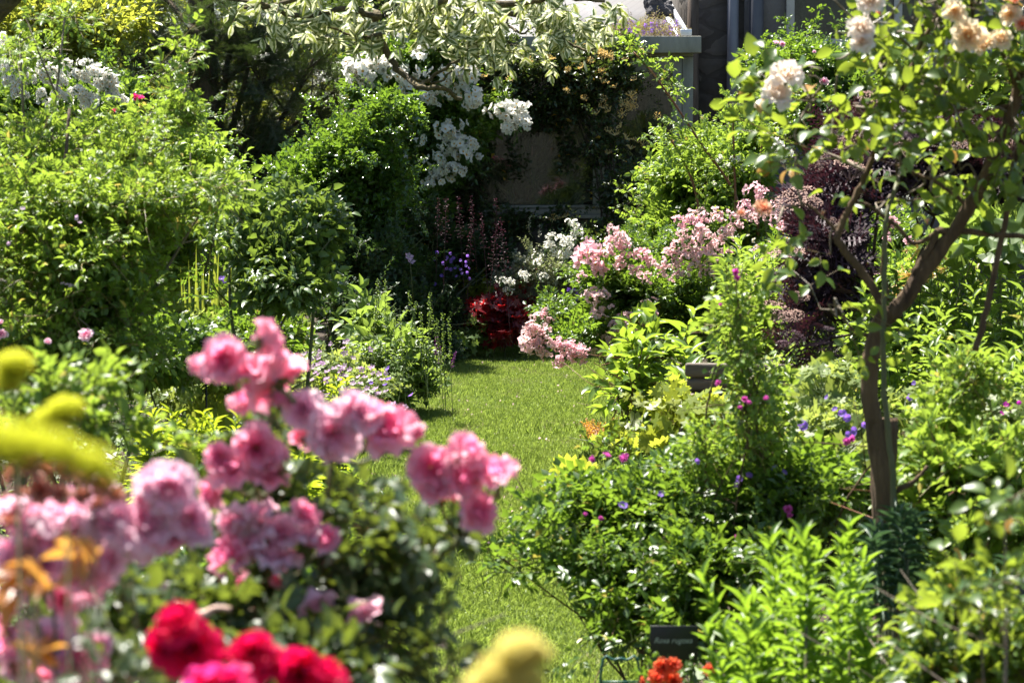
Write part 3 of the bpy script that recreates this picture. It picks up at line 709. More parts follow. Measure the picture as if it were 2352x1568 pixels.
# ------------------------------------------------------------------ conservatory
cx0, cx1, cyf, cyb, eav = -1.15, 1.416, 19.0, 22.3, 2.34
cons = empty('conservatory', (cx0, cyf, 0), 'low grey framed conservatory with sloping grey roof sheet, half hidden by honeysuckle', 'conservatory')
g = Geo(); g.box((cx0, cyf + .03, 0), (cx1, cyf + .25, .96)); g.build('wall', M['stone'], cons)
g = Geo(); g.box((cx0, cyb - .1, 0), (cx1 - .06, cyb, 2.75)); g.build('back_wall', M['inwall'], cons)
g = Geo(); g.box((cx0 - .1, cyf + .03, 0), (cx0 - .002, cyb, 2.3)); g.build('end_wall', M['render'], cons)
g = Geo(); g.box((cx1 - .055, cyf + .1, .0), (cx1 - .002, cyb, 2.3)); g.build('end_wall', M['render'], cons)
g = Geo(); g.box((cx0, cyf - .05, .97), (cx1, cyf + .2, 1.00)); g.box((cx0, cyf - .02, 1.0), (cx1, cyf + .06, 1.05)); g.box((cx0, cyf - .035, 1.052), (cx1, cyf + .06, 1.075)); g.build('window_sill', M['frame'], cons, bevel=.004)
for x in (cx0, -.42, .665, cx1 - .085):
    g = Geo(); g.box((x, cyf, 1.076), (x + .085, cyf + .08, eav - .11)); g.build('post', M['frame'], cons, bevel=.004)
g = Geo(); g.box((cx0, cyf - .01, eav - .108), (cx1, cyf + .09, eav - .01)); g.build('top_rail', M['frame'], cons, bevel=.004)
for x0, x1 in ((-.335, .665), (.75, cx1 - .087), (cx0 + .085, -.42)):
    f = Geo(); top = eav - .11
    if x0 > .7:
        f.box((x0, cyf + .004, 1.078), (x0 + .06, cyf + .06, top)); f.box((x1 - .075, cyf + .004, 1.078), (x1, cyf + .06, top)); f.box((x0 + .06, cyf + .006, top - .11), (x1 - .075, cyf + .058, top - .002)); f.box((x0 + .06, cyf + .006, 1.078), (x1 - .075, cyf + .058, 1.15))
    else:
        f.box((x0, cyf + .004, 1.078), (x0 + .03, cyf + .06, top)); f.box((x1 - .03, cyf + .004, 1.078), (x1, cyf + .06, top)); f.box((x0 + .03, cyf + .006, top - .04), (x1 - .03, cyf + .058, top - .002))
    wf = f.build('window', M['frame'], cons, bevel=.003)
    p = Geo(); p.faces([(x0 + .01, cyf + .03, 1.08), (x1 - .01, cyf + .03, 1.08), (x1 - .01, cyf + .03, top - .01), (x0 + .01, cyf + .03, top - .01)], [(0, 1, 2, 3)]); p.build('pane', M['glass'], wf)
zt = 2.87
def rz(y): return eav + (zt - eav) * (y - cyf) / (cyb - cyf)
g = Geo(); y0 = cyf - .06
V = [(cx0, y0, rz(y0)), (cx1 - .03, y0, rz(y0)), (cx1 - .03, cyb, rz(cyb)), (cx0, cyb, rz(cyb))]; V += [(x, y, z + .016) for x, y, z in V]
g.faces(V, [(3, 2, 1, 0), (4, 5, 6, 7), (0, 1, 5, 4), (1, 2, 6, 5), (2, 3, 7, 6), (3, 0, 4, 7)]); rf = g.build('roof', M['roof'], cons)
for x, wd, hh in ((cx1 - .055, .018, .075), (cx1 - .125, .045, .018), (.68, .03, .03), (-.25, .03, .03)):
    g = Geo(); V = []
    for y in (y0 - .01, cyb): V += [(x, y, rz(y) + .017), (x + wd, y, rz(y) + .017), (x + wd, y, rz(y) + .017 + hh), (x, y, rz(y) + .017 + hh)]
    g.faces(V, [(0, 1, 2, 3), (7, 6, 5, 4), (0, 4, 5, 1), (1, 5, 6, 2), (2, 6, 7, 3), (3, 7, 4, 0)]); g.build('glazing_bar', M['metal'], rf)
g = Geo(); g.box((cx0, cyf - .16, eav - .085), (cx1 + .05, cyf - .02, eav + .045)); g.build('gutter', M['frame'], cons, bevel=.006)
g = Geo(); g.box((cx1 - .11, cyf - .10, eav + .05), (cx1 - .02, cyf - .03, eav + .10)); g.build('gutter_end', M['metal'], cons, bevel=.003)
g = Geo(); g.box((cx0, cyb + .01, 2.80), (cx1 - .02, cyb + .1, 3.0)); g.build('ridge_board', M['pipe_d'], cons)

# plants and cane behind the glass
ig = empty('ornamental_grass', ground(1215, 19.6), 'pale feathery grass standing behind the conservatory glass', 'grass plant')
g = Geo(); n = 2200; c = ground(1205, 19.6); P = c + np.stack([rng.normal(0, .16, n), rng.normal(0, .1, n), rng.uniform(.6, 1.6, n)], 1)
scatter(g, bt, P, np.stack([rng.normal(0, .5, n), rng.normal(0, .4, n), rng.normal(.6, .5, n)], 1), rng.uniform(.25, .5, n) * .7, 1, .5); g.build('foliage', M['grey_leaf'], ig)
tn = empty('plant_cane', ground(1222, 19.45), 'thin cane with white cap standing behind the conservatory glass', 'cane')
g = Geo(); a = ground(1222, 19.45); g.tube([a, a + (0, 0, 1.72)], (.008, .008), 8); g.build('shaft', M['drift'], tn)
g = Geo(); g.tube([a + (0, 0, 1.70), a + (0, 0, 1.74), a + (0, 0, 1.765), a + (0, 0, 1.775)], (.02, .021, .016, .006), 10); g.build('cap', M['frame_w'], tn, smooth=True)
shrub('potted_shrub', 'dim leafy plant inside the conservatory, right of the pale grass', 'indoor plant', [(1300, 420, 20.6, 60, 70, .3, 90), (1150, 440, 20.4, 40, 50, .2, 50)], 'simple', 'grey_leaf', (1290, 20.5))
# things on the roof
def rock(name, label, cen, r, mat, seed=1):
    rr = np.random.default_rng(seed); import bmesh
    bm = bmesh.new(); bmesh.ops.create_icosphere(bm, subdivisions=4, radius=1)
    from mathutils import noise
    for v in bm.verts:
        n_ = noise.fractal(v.co * 1.3 + Vector((seed, 0, 0)), 1.0, 2.0, 5); k = .85 + .38 * n_ - (.12 if v.co.z < -.5 else 0)
        v.co = Vector((v.co.x * r[0], v.co.y * r[1], v.co.z * r[2])) * k
    me = bpy.data.meshes.new(name); bm.to_mesh(me); bm.free(); me.materials.append(mat)
    o = bpy.data.objects.new(name, me); C.objects.link(o); o.location = cen; return tag(o, label, 'rock')
rk = at(1514, 30, 20.6); rock('rock', 'dark rough rock lying on the conservatory roof', (rk[0], 20.6, rz(20.6) + .085), (.145, .13, .14), M['rock'], 3)
bf = empty('bellflower', (.9, 19.1, eav), 'purple bellflower sprawling over the conservatory gutter below the rock', 'flowering plant')
g = Geo(); n = 560; u = rng.uniform(1395, 1565, n); P = np.array([at(a, 92 + rng.normal(0, 9) - max(0, rng.normal(8, 12)) * (1 - ((a - 1480) / 100) ** 2), 18.95 + rng.uniform(-.1, .35)) for a in u])
P[:, 2] = np.maximum(P[:, 2], np.where(P[:, 1] > 18.94, rz(P[:, 1]) + .02, 2.2)); scatter(g, S['small_simple'], P, np.stack([rng.normal(0, .5, n), rng.normal(-.1, .4, n), np.ones(n) * .8], 1), rng.uniform(.25, .6, n)); g.build('foliage', M['bellflower_leaf'], bf)
tf = tpl_mesh('bell_flower', petal_flower(5, PETALLO, .016, .5, .3, .2).fin(), M['purple_fl'])
for i in range(70):
    p = P[rnd.randrange(n)] + (rnd.gauss(0, .02), -.03, rnd.uniform(.02, .09)); place(tf, 'flower', bf, p, rv(1) + (0, -1, .6), rnd.uniform(.8, 1.6))
# ------------------------------------------------------------------ house
hy = 21.0
def hx(u): return (u - 1176) / FPX * hy
house = empty('stone_house', (hx(1590), hy, 0), 'dark stone and grey rendered house in shade behind the right hand roses', 'house')
g = Geo(); g.box((hx(1582), hy, 0), (hx(1705), hy + 5, 4.6)); g.build('stone_wall', M['stone'], house)
g = Geo(); X0, X1 = hx(1705), 7.2; wx = [(hx(1800), hx(2025)), (hx(2045), hx(2270)), (hx(2520), hx(2760))]; wz0, wz1 = 2.40, 3.7
g.box((X0, hy - .02, 0), (X1, hy + 5, wz0 - .32)); g.box((X0, hy - .02, wz1), (X1, hy + 5, 4.6)); xs = [X0] + [v for p in wx for v in p] + [X1]
for i in range(0, len(xs), 2): g.box((xs[i], hy - .02, wz0 - .32), (xs[i + 1], hy + 5, wz1))
g.box((X0, hy + 1.6, wz0 - .32), (X1 - .02, hy + 4.9, wz1)); g.build('rendered_wall', M['render'], house)
for a, b in wx:
    f = Geo(); y = hy - .05
    f.box((a, y, wz0 - .10), (b, y + .12, wz0 - .03)); f.box((a, y + .02, wz0 - .32), (b, y + .1, wz0 - .102)); f.box((a, y, wz0 - .028), (a + .07, y + .1, wz1)); f.box((b - .07, y, wz0 - .028), (b, y + .1, wz1)); f.box((a + .07, y, wz1 - .08), (b - .07, y + .1, wz1))
    f.box((a + .07, y + .015, wz0 - .028), (b - .07, y + .09, wz0 + .05)); wf = f.build('window', M['frame_w'], house, bevel=.005)
    s = Geo(); s.box((a - .03, y - .06, wz0 - .125), (b + .03, y - .002, wz0 - .085)); s.build('sill', M['frame'], wf, bevel=.004)
    p = Geo(); p.faces([(a + .06, y + .05, wz0), (b - .06, y + .05, wz0), (b - .06, y + .05, wz1 - .05), (a + .06, y + .05, wz1 - .05)], [(0, 1, 2, 3)]); p.build('pane', M['glass_d'], wf)
g = Geo(); r0, r1 = 4.61, 6.4
V = [(hx(1575), hy - .3, r0), (X1 + .3, hy - .3, r0), (X1 + .3, hy + 2.5, r1), (hx(1575), hy + 2.5, r1), (hx(1575), hy + 5.3, r0), (X1 + .3, hy + 5.3, r0)]
g.faces(V, [(0, 1, 2, 3), (3, 2, 5, 4), (0, 3, 4), (1, 5, 2), (0, 4, 5, 1)]); g.build('roof', M['slate'], house)
for u, r, mt in ((1677, 13, 'pipe'), (1730, 16, 'pipe_d')):
    g = Geo(); x = hx(u); rr = px(r, hy); g.tube([(x, hy - .02 - rr - .04, .02), (x, hy - .02 - rr - .04, 4.55)], (rr, rr), 16)
    dp = g.build('drainpipe', M[mt], house, smooth=True)
    b = Geo(); z = 1.45; b.tube([(x, hy - .06 - rr, z), (x, hy - .06 - rr, z + .05)], (rr * 1.25, rr * 1.25), 16); b.build('pipe_collar', M[mt], dp)
tp = at(1597, 0, 20.6); g = Geo(); g.tube([(tp[0] + .0, 20.75, 0), (tp[0] + .012, 20.75, 1.2), (tp[0] - .008, 20.75, 2.2), (tp[0], 20.75, 3.6)], (.05, .045, .05, .045), 10)
tag(g.build('timber_post', M['post'], smooth=True), 'cracked old timber post between conservatory corner and stone wall', 'post')

# ================================================================== BACKGROUND PLANTING
BG = [
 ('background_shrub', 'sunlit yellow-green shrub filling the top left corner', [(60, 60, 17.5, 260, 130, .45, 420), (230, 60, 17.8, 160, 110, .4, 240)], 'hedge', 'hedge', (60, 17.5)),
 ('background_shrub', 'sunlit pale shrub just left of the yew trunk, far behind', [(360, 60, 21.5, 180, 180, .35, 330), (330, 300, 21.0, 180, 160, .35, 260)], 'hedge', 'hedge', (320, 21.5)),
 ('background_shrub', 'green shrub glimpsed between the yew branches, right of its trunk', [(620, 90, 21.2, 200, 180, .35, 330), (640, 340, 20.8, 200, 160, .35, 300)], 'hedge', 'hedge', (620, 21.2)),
 ('background_shrub', 'shaded shrub behind the variegated branches, left of the conservatory', [(900, 60, 20.5, 200, 180, .6, 340), (930, 330, 19.0, 160, 160, .6, 240), (930, 600, 18.2, 180, 130, .5, 220)], 'hedge', 'honeysuckle', (900, 21)),
 ('background_tree', 'tall tree crown beyond the conservatory roof', [(1200, -150, 27, 380, 170, 1.6, 700)], 'hedge', 'rose_leaf', (1200, 28)),
 ('background_tree', 'tree crown far behind the top left shrubs', [(-100, -50, 29, 420, 260, 1.8, 600), (480, -50, 29, 400, 260, 1.8, 600), (250, 260, 27, 380, 200, 1.2, 600), (760, 230, 26, 330, 220, 1.2, 700)], 'hedge', 'rose_leaf', (200, 29)),
 ('background_shrub', 'dark green shrub below the yew branches, behind the climbing rose leaves', [(200, 520, 18.5, 330, 230, .9, 600), (560, 620, 18.0, 240, 180, .8, 400)], 'hedge', 'holly', (350, 18.5)),
]
for nm, lab, lb, key, mt, base in BG:
    shrub(nm, lab, 'tree' if 'tree' in nm else 'shrub', lb, key, mt, base, sc=(1.0, 1.6), stems=3, srad=.05, smat='bark_dark', sub=26)

for lab, pts, mt in (('tall clipped boundary hedge along the far left of the garden', [(-5.2, y_) for y_ in range(6, 27, 3)], 'holly'), ('tall boundary hedge along the far right of the garden', [(6.4, y_) for y_ in range(6, 20, 3)], 'rose_leaf'), ('tall hedge closing the garden behind the conservatory', [(x_, 31) for x_ in range(-12, 13, 3)], 'rose_leaf')):
    r_ = empty('boundary_hedge', (pts[0][0], pts[0][1], 0), lab, 'hedge', 'boundary hedges'); PP = []
    for (x_, y_) in pts:
        n_ = 520; PP.append(np.stack([x_ + rng.uniform(-1.6, 1.6, n_) * (1 if mt != 'holly' and pts[0][1] == pts[1][1] else .28), y_ + rng.uniform(-1.6, 1.6, n_) * (.28 if pts[0][1] == pts[1][1] else 1), rng.uniform(.1, 1, n_) ** .8 * (2.6 + .3 * math.sin(x_ + y_))], 1))
    PP = np.concatenate(PP); foliage(r_, PP, rng.normal(0, .7, PP.shape) + (0, 0, .4), 'hedge', mt, rng.uniform(1.2, 2.0, len(PP)))
    g = Geo(); g.tube([(pts[1][0], pts[1][1], 0), (pts[1][0], pts[1][1], 1.8)], (.06, .03), 7); g.build('trunk', M['bark_dark'], r_)

# ------------------------------------------------------------------ yew tree
yd = 19.3
yew = empty('yew_tree', ground(470, yd), 'dark yew tree with a thick trunk and bare branches fanning up to the right', 'tree')
g = Geo(); P = smooth_path([ground(520, yd), at(505, 600, yd), at(500, 420, yd), at(480, 300, yd), at(468, 180, yd), at(462, 60, yd), at(460, -160, yd)], 5)
g.tube(P, np.linspace(.16, .10, len(P)), 12); g.build('trunk', M['bark_dark'], yew, smooth=True)
def yb(pts, r, d=yd, nsub=7, spray=26, droopz=-.1):
    pts = [at(*p) if len(p) == 3 else at(p[0], p[1], d + rnd.uniform(-.25, .25)) for p in pts]
    P = smooth_path(pts, 5); g = Geo(); g.tube(P, (px(r, d), px(r, d) * .3), 7); ends = [(P[i], P[min(i + 1, len(P) - 1)] - P[i - 1]) for i in range(len(P) // 4, len(P))]
    for k in range(nsub):
        i = rnd.randint(len(P) // 4, len(P) - 2); a = P[i]; t = nz(P[i + 1] - P[i]); dd = nz(t + rv(.42) + (0, 0, .12)); l = rnd.uniform(.2, .55)
        q = smooth_path([a, a + dd * l * .5 + rv(.02), a + dd * l], 3); g.tube(q, (px(r, d) * .32, .002), 5); ends += [(q[j], dd) for j in range(1, len(q))]
    g.build('branch', M['bark_dark'], yew, smooth=True); return ends
E = []
fan = [(562, 400, 720, 135, 13), (570, 405, 735, 250, 10), (560, 330, 640, 60, 10), (530, 300, 600, 20, 9), (575, 415, 760, 330, 12), (585, 425, 740, 395, 8), (545, 360, 690, 50, 10), (510, 250, 560, -30, 9), (500, 200, 700, 20, 8), (555, 380, 790, 190, 9), (500, 330, 640, 270, 7), (490, 120, 640, 90, 7), (600, 420, 800, 240, 8), (540, 420, 700, 440, 6)]
for u0, v0, u1, v1, r in fan:
    um, vm = u0 * .55 + u1 * .45 + rnd.uniform(-8, 8), v0 * .5 + v1 * .5 + rnd.uniform(0, 22)
    E += yb([(480 + (u0 - 480) * .2, v0 + 40, yd), (u0, v0, yd - .05), (um, vm), (u1, v1)], r)
for pts, r in (([(450, 250), (380, 190), (300, 130), (225, 80)], 10), ([(445, 160), (360, 90), (290, 40), (230, -10)], 9), ([(455, 80), (400, 20), (350, -40)], 9), ([(440, 290), (390, 250), (330, 215), (235, 150)], 9), ([(450, 330), (400, 310), (300, 240)], 7), ([(455, 120), (420, 130), (330, 100), (260, 110)], 6)):
    E += yb(pts, r)
g = Geo(); P = []; D = []
for p, t in E:
    if rnd.random() > .95: continue
    for _ in range(1): P.append(p + rv(.05)); D.append(nz(t) * .8 + rv(.5) + (0, -.1, .1))
for u, v, ru, rv_, n in ((700, 420, 60, 70, 130), (760, 470, 50, 50, 80), (620, 560, 70, 50, 90), (560, 60, 90, 60, 130), (640, 200, 110, 140, 200), (330, 170, 90, 90, 110), (470, 60, 50, 90, 120), (690, 560, 60, 60, 80), (430, 260, 40, 80, 90), (540, 470, 60, 60, 80)):
    q, o = clump_points((u, v, yd, ru, rv_, .45), int(n * .40), 10); P += list(q); D += list(o * .5 + rng.normal(0, .5, o.shape) + (0, 0, .2))
scatter(g, S['yew'], P, D, rng.uniform(.8, 1.3, len(P)), .5); g.build('foliage', M['yew'], yew)

# ------------------------------------------------------------------ dogwood with variegated leaves
dd = 10.0
dog = empty('dogwood_tree', ground(-170, 10.3), 'variegated cream and green dogwood branches hanging in from the top', 'tree')
g = Geo(); P = smooth_path([ground(-170, 10.4), at(-165, 600, 10.4), at(-130, 200, 10.3), at(150, -110, 10.2), at(600, -190, 10.1), at(850, -110, 10.0), at(862, -20, 10.0)], 6); g.tube(P, np.linspace(.07, .04, len(P)), 10); g.build('trunk', M['bark_lichen'], dog, smooth=True)
DB = [([(862, 30), (872, 90), (900, 140), (935, 178), (965, 198), (1010, 203), (1060, 228)], 10), ([(900, -120), (1020, -60), (1100, -8), (1160, 28), (1240, 45), (1300, 62)], 10), ([(1260, 50), (1300, 95), (1345, 118), (1375, 108), (1398, 80)], 4), ([(965, 198), (1000, 170), (1060, 140), (1120, 130)], 5),
      ([(900, -80), (760, -30), (650, 10), (560, 20)], 9), ([(940, 178), (1000, 190), (1040, 165)], 4), ([(1130, 10), (1210, 5), (1290, -5), (1390, 5)], 8), ([(870, 40), (790, 20), (700, 40), (600, 10), (500, -5)], 8), ([(870, 80), (820, 85), (740, 60)], 5), ([(1060, -20), (1000, 10), (960, 50)], 7), ([(1140, 20), (1170, 60), (1200, 80), (1230, 60)], 4)]
E = []
for pts, r in DB:
    P = smooth_path([at(a, b, dd + rnd.uniform(-.12, .12)) for a, b in pts], 5); P += np.random.default_rng(3).normal(0, .004, P.shape); g = Geo(); g.tube(P, (px(r, dd), px(r, dd) * .45), 8); g.build('branch', M['bark_lichen'], dog, smooth=True); E += list(P[len(P) // 3:])
g = Geo(); P = []; D = []
for u, v, ru, rv_, n in ((560, 0, 60, 16, 18), (650, 12, 50, 20, 22), (730, 30, 50, 28, 34), (810, 50, 60, 38, 52), (890, 42, 60, 40, 56), (960, 40, 55, 45, 52), (1030, 35, 60, 45, 56), (1095, 60, 50, 45, 48), (1130, 120, 42, 28, 40), (1180, 30, 45, 50, 46), (1245, 35, 50, 55, 50), (1310, 60, 48, 52, 46), (1370, 85, 35, 50, 36), (690, 85, 40, 30, 26), (615, 60, 30, 30, 14), (1165, 150, 18, 22, 12), (1385, 30, 25, 30, 18), (1240, 110, 40, 35, 22), (1000, 95, 90, 30, 24)):
    q, o = clump_points((u, v, dd, ru, rv_ * .85, .34), int(n * .42), 5, r1=.30, r0=.85); P += list(q); D += list(o * .9 + rng.normal(0, .35, o.shape) + (0, -.1, -.05))
foliage(dog, P, D, 'dog', 'dogwood', rng.uniform(.65, .95, len(P)), .3, .75)

# ------------------------------------------------------------------ holly and the rambling roses behind it
shrub('holly_bush', 'glossy dark green holly bush to the left of the white roses', 'shrub',
      [(830, 350, 17.2, 100, 90, .6, 780), (720, 440, 17.2, 130, 120, .6, 780), (860, 420, 17.2, 120, 120, .6, 630), (830, 560, 17.2, 130, 130, .6, 630), (720, 620, 17.1, 120, 120, .5, 450), (900, 250, 17.1, 90, 70, .5, 300)],
      'holly', 'holly', (790, 17.1), stems=5, srad=.02, smat='bark_dark', sub=22)
TW = [tpl_mesh('rose_head', truss(n, .055, .024), M['white_fl']) for n in (34, 28, 24)]
TWs = [tpl_mesh('rose_head_small', truss(n, .045, .024, squash=.6), M['white_fl']) for n in (12, 9, 7)]
ram = shrub('rambling_rose', 'white rambling rose with round heads of small open flowers', 'rose',
      [(900, 150, 18.38, 110, 55, .4, 208), (990, 250, 18.54, 110, 90, .45, 368), (1060, 300, 18.50, 90, 90, .4, 288), (960, 380, 18.54, 90, 90, .4, 320), (1120, 265, 18.48, 50, 30, .25, 96), (1010, 110, 18.40, 70, 60, .4, 144), (1020, 170, 18.56, 80, 60, .3, 144), (840, 210, 18.40, 70, 50, .3, 112), (980, 500, 18.42, 90, 110, .4, 208)],
      'rose', 'rose_leaf', (960, 18.5), sc=(.95, 1.35), stems=6, srad=.014, sub=16)
strew(ram, TW, 'flower_head', [(852, 185, 46), (805, 168, 30), (915, 186, 40), (998, 100, 35), (968, 116, 33), (1023, 186, 38), (1081, 192, 38), (1088, 224, 35), (1174, 268, 42), (1190, 288, 30), (988, 236, 30), (1026, 310, 35), (1068, 372, 40), (1002, 408, 28), (1012, 372, 28), (1064, 338, 25), (1050, 402, 23), (1050, 175, 30), (1150, 262, 25), (872, 168, 33), (890, 150, 25), (820, 185, 28), (1180, 300, 30), (1195, 258, 28), (1040, 395, 25), (1075, 350, 28), (940, 205, 28), (1100, 240, 25), (1065, 205, 30), (1010, 90, 28), (850, 205, 25), (1020, 325, 25), (985, 425, 20)], 18.0, .06, (0, -.6, .8), .2, .08, .075)
strew(ram, TWs, 'flower_head', [(838, 140, 23), (975, 330, 25), (1010, 350, 20), (1040, 215, 23), (990, 430, 20), (955, 195, 20), (1035, 90, 20), (1000, 395, 23), (1045, 310, 20), (925, 365, 12)], 18.05, .05, (0, -.6, .8), .3, .1, .07)

lram = shrub('climbing_rose', 'white climbing rose in full flower behind the feathery leaves, upper left', 'rose',
      [(80, 240, 13.6, 150, 90, .5, 240), (230, 250, 13.4, 130, 90, .5, 240), (330, 360, 13.2, 120, 100, .5, 260), (120, 380, 13.4, 170, 120, .5, 260), (400, 330, 12.9, 90, 90, .4, 170)],
      'rose', 'rose_leaf', (200, 13.5), stems=4, sub=16)
strew(lram, TW, 'flower_head', [(5, 125, 28), (30, 150, 26), (20, 190, 24), (70, 195, 26), (110, 190, 24), (130, 170, 22), (215, 170, 26), (240, 190, 26), (265, 205, 24), (250, 225, 20), (175, 210, 24), (200, 235, 26), (225, 250, 24), (150, 150, 18), (90, 140, 16), (60, 230, 20), (120, 250, 18), (190, 150, 18), (270, 235, 18), (160, 235, 20), (40, 165, 22), (150, 200, 20), (200, 190, 24), (100, 165, 22), (60, 200, 24), (130, 215, 24), (0, 165, 22), (180, 180, 22), (230, 210, 24), (255, 185, 18), (30, 215, 20), (90, 225, 20)], 12.7, .06, (0, -.6, .8), .25, .12, .075)
strew(lram, TWs, 'flower_head', [(370, 278, 12), (350, 268, 12), (330, 276, 14), (385, 295, 12), (360, 420, 10), (380, 385, 8)], 12.4, .05, (0, -.6, .8), .3, .1, .07)
BLs = [tpl_mesh('small_bloom', bloom_tpl(.03, 16, 66, s, ruffle=.2), M['rosemag']) for s in (3, 4)]
strew(lram, BLs, 'flower', [(310, 225, 11), (322, 228, 10), (262, 258, 9), (280, 332, 8), (352, 376, 6), (405, 382, 7)], 12.5, .03, (0, -.7, .7), .3, .1, .03)
# mid-left bush rose with round leaves
shrub('bush_rose', 'round-leaved bush rose reaching right below the yew branches', 'rose',
      [(440, 400, 11.5, 90, 90, .4, 150), (380, 480, 11.6, 110, 110, .5, 200), (470, 470, 11.3, 90, 50, .4, 90), (330, 600, 11.5, 110, 110, .4, 150)],
      'rose', 'rose_leaf_bright', (420, 11.5), sc=(1.2, 1.7), stems=4, sub=14)
shrub('bush_rose', 'grey-green bush rose arching over the iris leaves, left of the lawn', 'rose',
      [(640, 580, 9.8, 110, 70, .35, 110), (600, 660, 9.7, 90, 70, .35, 80), (700, 530, 9.9, 80, 45, .3, 50), (670, 480, 10, 60, 35, .25, 26), (560, 500, 10, 60, 40, .3, 30), (750, 510, 9.9, 30, 30, .2, 12), (680, 650, 9.6, 60, 60, .3, 40)],
      'rose', 'rose_leaf_blue', (640, 9.8), sc=(1.0, 1.3), stems=5, sub=12)
# feathery foreground-left rose (slightly out of focus)
shrub('species_rose', 'tall airy shrub rose with fine bright leaves filling the left side', 'rose',
      [(60, 480, 7.6, 210, 140, .8, 284), (240, 440, 7.7, 150, 90, .7, 120), (340, 450, 7.6, 120, 90, .6, 103), (160, 640, 7.4, 230, 150, .7, 259), (120, 330, 7.8, 170, 50, .5, 51), (300, 330, 7.8, 100, 50, .4, 28), (420, 250, 7.9, 30, 90, .2, 15), (422, 120, 7.9, 16, 40, .1, 4), (60, 100, 7.9, 60, 90, .4, 11), (150, 40, 7.9, 50, 50, .3, 7), (250, 570, 7.4, 120, 70, .5, 57), (300, 690, 7.4, 90, 50, .4, 25), (490, 430, 7.4, 50, 40, .3, 12), (250, 770, 7.3, 170, 60, .4, 76), (60, 800, 7.3, 150, 80, .4, 94)],
      'rose_bright', 'rose_leaf_bright', (80, 7.6), sc=(.8, 1.2), stems=14, srad=.010, smat='twig', sub=22, jit=.5)
sp = [o for o in C.objects if o.name.startswith('species_rose')][0]
gz = Geo(); gz.tube(smooth_path([ground(30, 7.6), at(50, 800, 7.5), at(130, 640, 7.4), at(220, 560, 7.4), at(275, 515, 7.4)], 6), (.014, .006), 7); gz.build('stem', M['bark_dark'], sp, smooth=True)
gz = Geo(); gz.tube(smooth_path([ground(60, 7.4), at(110, 760, 7.4), at(75, 560, 7.5), at(140, 430, 7.5), at(160, 250, 7.6)], 6), (.012, .005), 7); gz.build('stem', M['bark_dark'], sp, smooth=True)
PF = [tpl_mesh('pink_bloom', bloom_tpl(.03, 20, 70, s, ruffle=.15), M['roseblush']) for s in (8, 9)]
strew(sp, PF, 'flower', [(197, 772, 18), (110, 785, 9), (3, 770, 14), (2, 740, 8)], 6.8, .03, (.2, -.8, .6), .2, .1, .03)
MF = [tpl_mesh('open_magenta', petal_flower(5, PETALLO, .022, .9, .3, .25).fin(), M['lilac_fl'])]
strew(sp, MF, 'flower', [(144, 652, 6), (153, 654, 6), (162, 656, 6), (172, 657, 6), (178, 500, 8), (184, 512, 6), (52, 480, 7), (20, 560, 5)], 7.0, .02, (0, -.8, .6), .3, .1, .022)
shrub('low_rose', 'low leafy rose in deep shade at the left, with a pale pink bloom above', 'rose',
      [(120, 820, 9.0, 200, 70, .5, 160), (330, 800, 9.6, 170, 90, .5, 150), (560, 780, 10.5, 160, 80, .5, 150)],
      'rose_far', 'rose_leaf', (220, 9.2), sc=(.8, 1.1), stems=4)
for i, (u0, d0) in enumerate(((300, 10.4), (345, 10.2), (420, 10.6), (520, 10.8))):
    pass

# ------------------------------------------------------------------ iris
ir = empty('iris_clump', ground(470, 10.8), 'tall sword leaved iris clump left of the lawn, yellowing at the tips', 'plant')
for i, (u, v0, v1, lean) in enumerate(((418, 700, 610, -6), (432, 700, 595, 2), (447, 690, 560, 6), (462, 690, 600, 10), (474, 690, 575, 14), (487, 690, 500, 22), (500, 690, 590, 24), (512, 690, 580, 40), (525, 690, 600, 50), (538, 690, 620, 60), (455, 690, 625, -12), (430, 690, 640, -14), (480, 700, 640, 30), (497, 700, 560, 10), (468, 700, 590, -8), (545, 690, 640, 50), (440, 700, 620, 20), (505, 700, 630, 34))):
    d_ = 10.7 + rnd.uniform(-.15, .15); b_ = ground(u * .6 + 472 * .4, d_); e_ = at(u + lean * .6, v1, d_ + rnd.uniform(-.1, .1)); m_ = (b_ + e_) / 2 + np.array((-lean * .0006, 0, .02)); wd = .013 + .009 * rnd.random()
    P = smooth_path([b_, m_, e_], 5); g = Geo(); V = []; A = []
    side = nz((1, rnd.uniform(-.6, .6), 0))
    for j, p in enumerate(P):
        f = j / (len(P) - 1); ww = wd * (1 - f ** 3) * (.8 + .3 * math.sin(f * 3)); V += [p - side * ww, p + (0, .004, 0), p + side * ww]; A += [(-1, f, .3 + .5 * (i % 3) / 3 + (.3 if f > .9 and i % 4 == 0 else 0)), (0, f, .4), (1, f, .5)]
    F = [(3 * j + k, 3 * j + k + 1, 3 * j + k + 4, 3 * j + k + 3) for j in range(len(P) - 1) for k in (0, 1)]
    g.add(V, [q for f in F for q in f], [4] * len(F), A); g.build('leaf', M['iris'], ir)
VF = [tpl_mesh('violet_flower', petal_flower(5, PETAL, .022, .85, .35, .18).fin(), M['purple_fl'])]
LF = [tpl_mesh('lilac_flower', petal_flower(5, PETALLO, .018, .75, .3, .18).fin(), M['lilac_fl'])]
vg = shrub('geranium_plant', 'violet cranesbill with a few flowers beside the iris leaves', 'plant', [(560, 640, 11, 60, 80, .3, 60), (650, 720, 10.8, 60, 60, .3, 60), (500, 700, 11, 80, 50, .3, 60), (470, 780, 10.4, 100, 60, .3, 150), (560, 860, 10.3, 110, 60, .3, 150), (420, 880, 10.2, 100, 60, .3, 120)], 'palm5', 'geranium', (560, 11), stems=2, srad=.003)
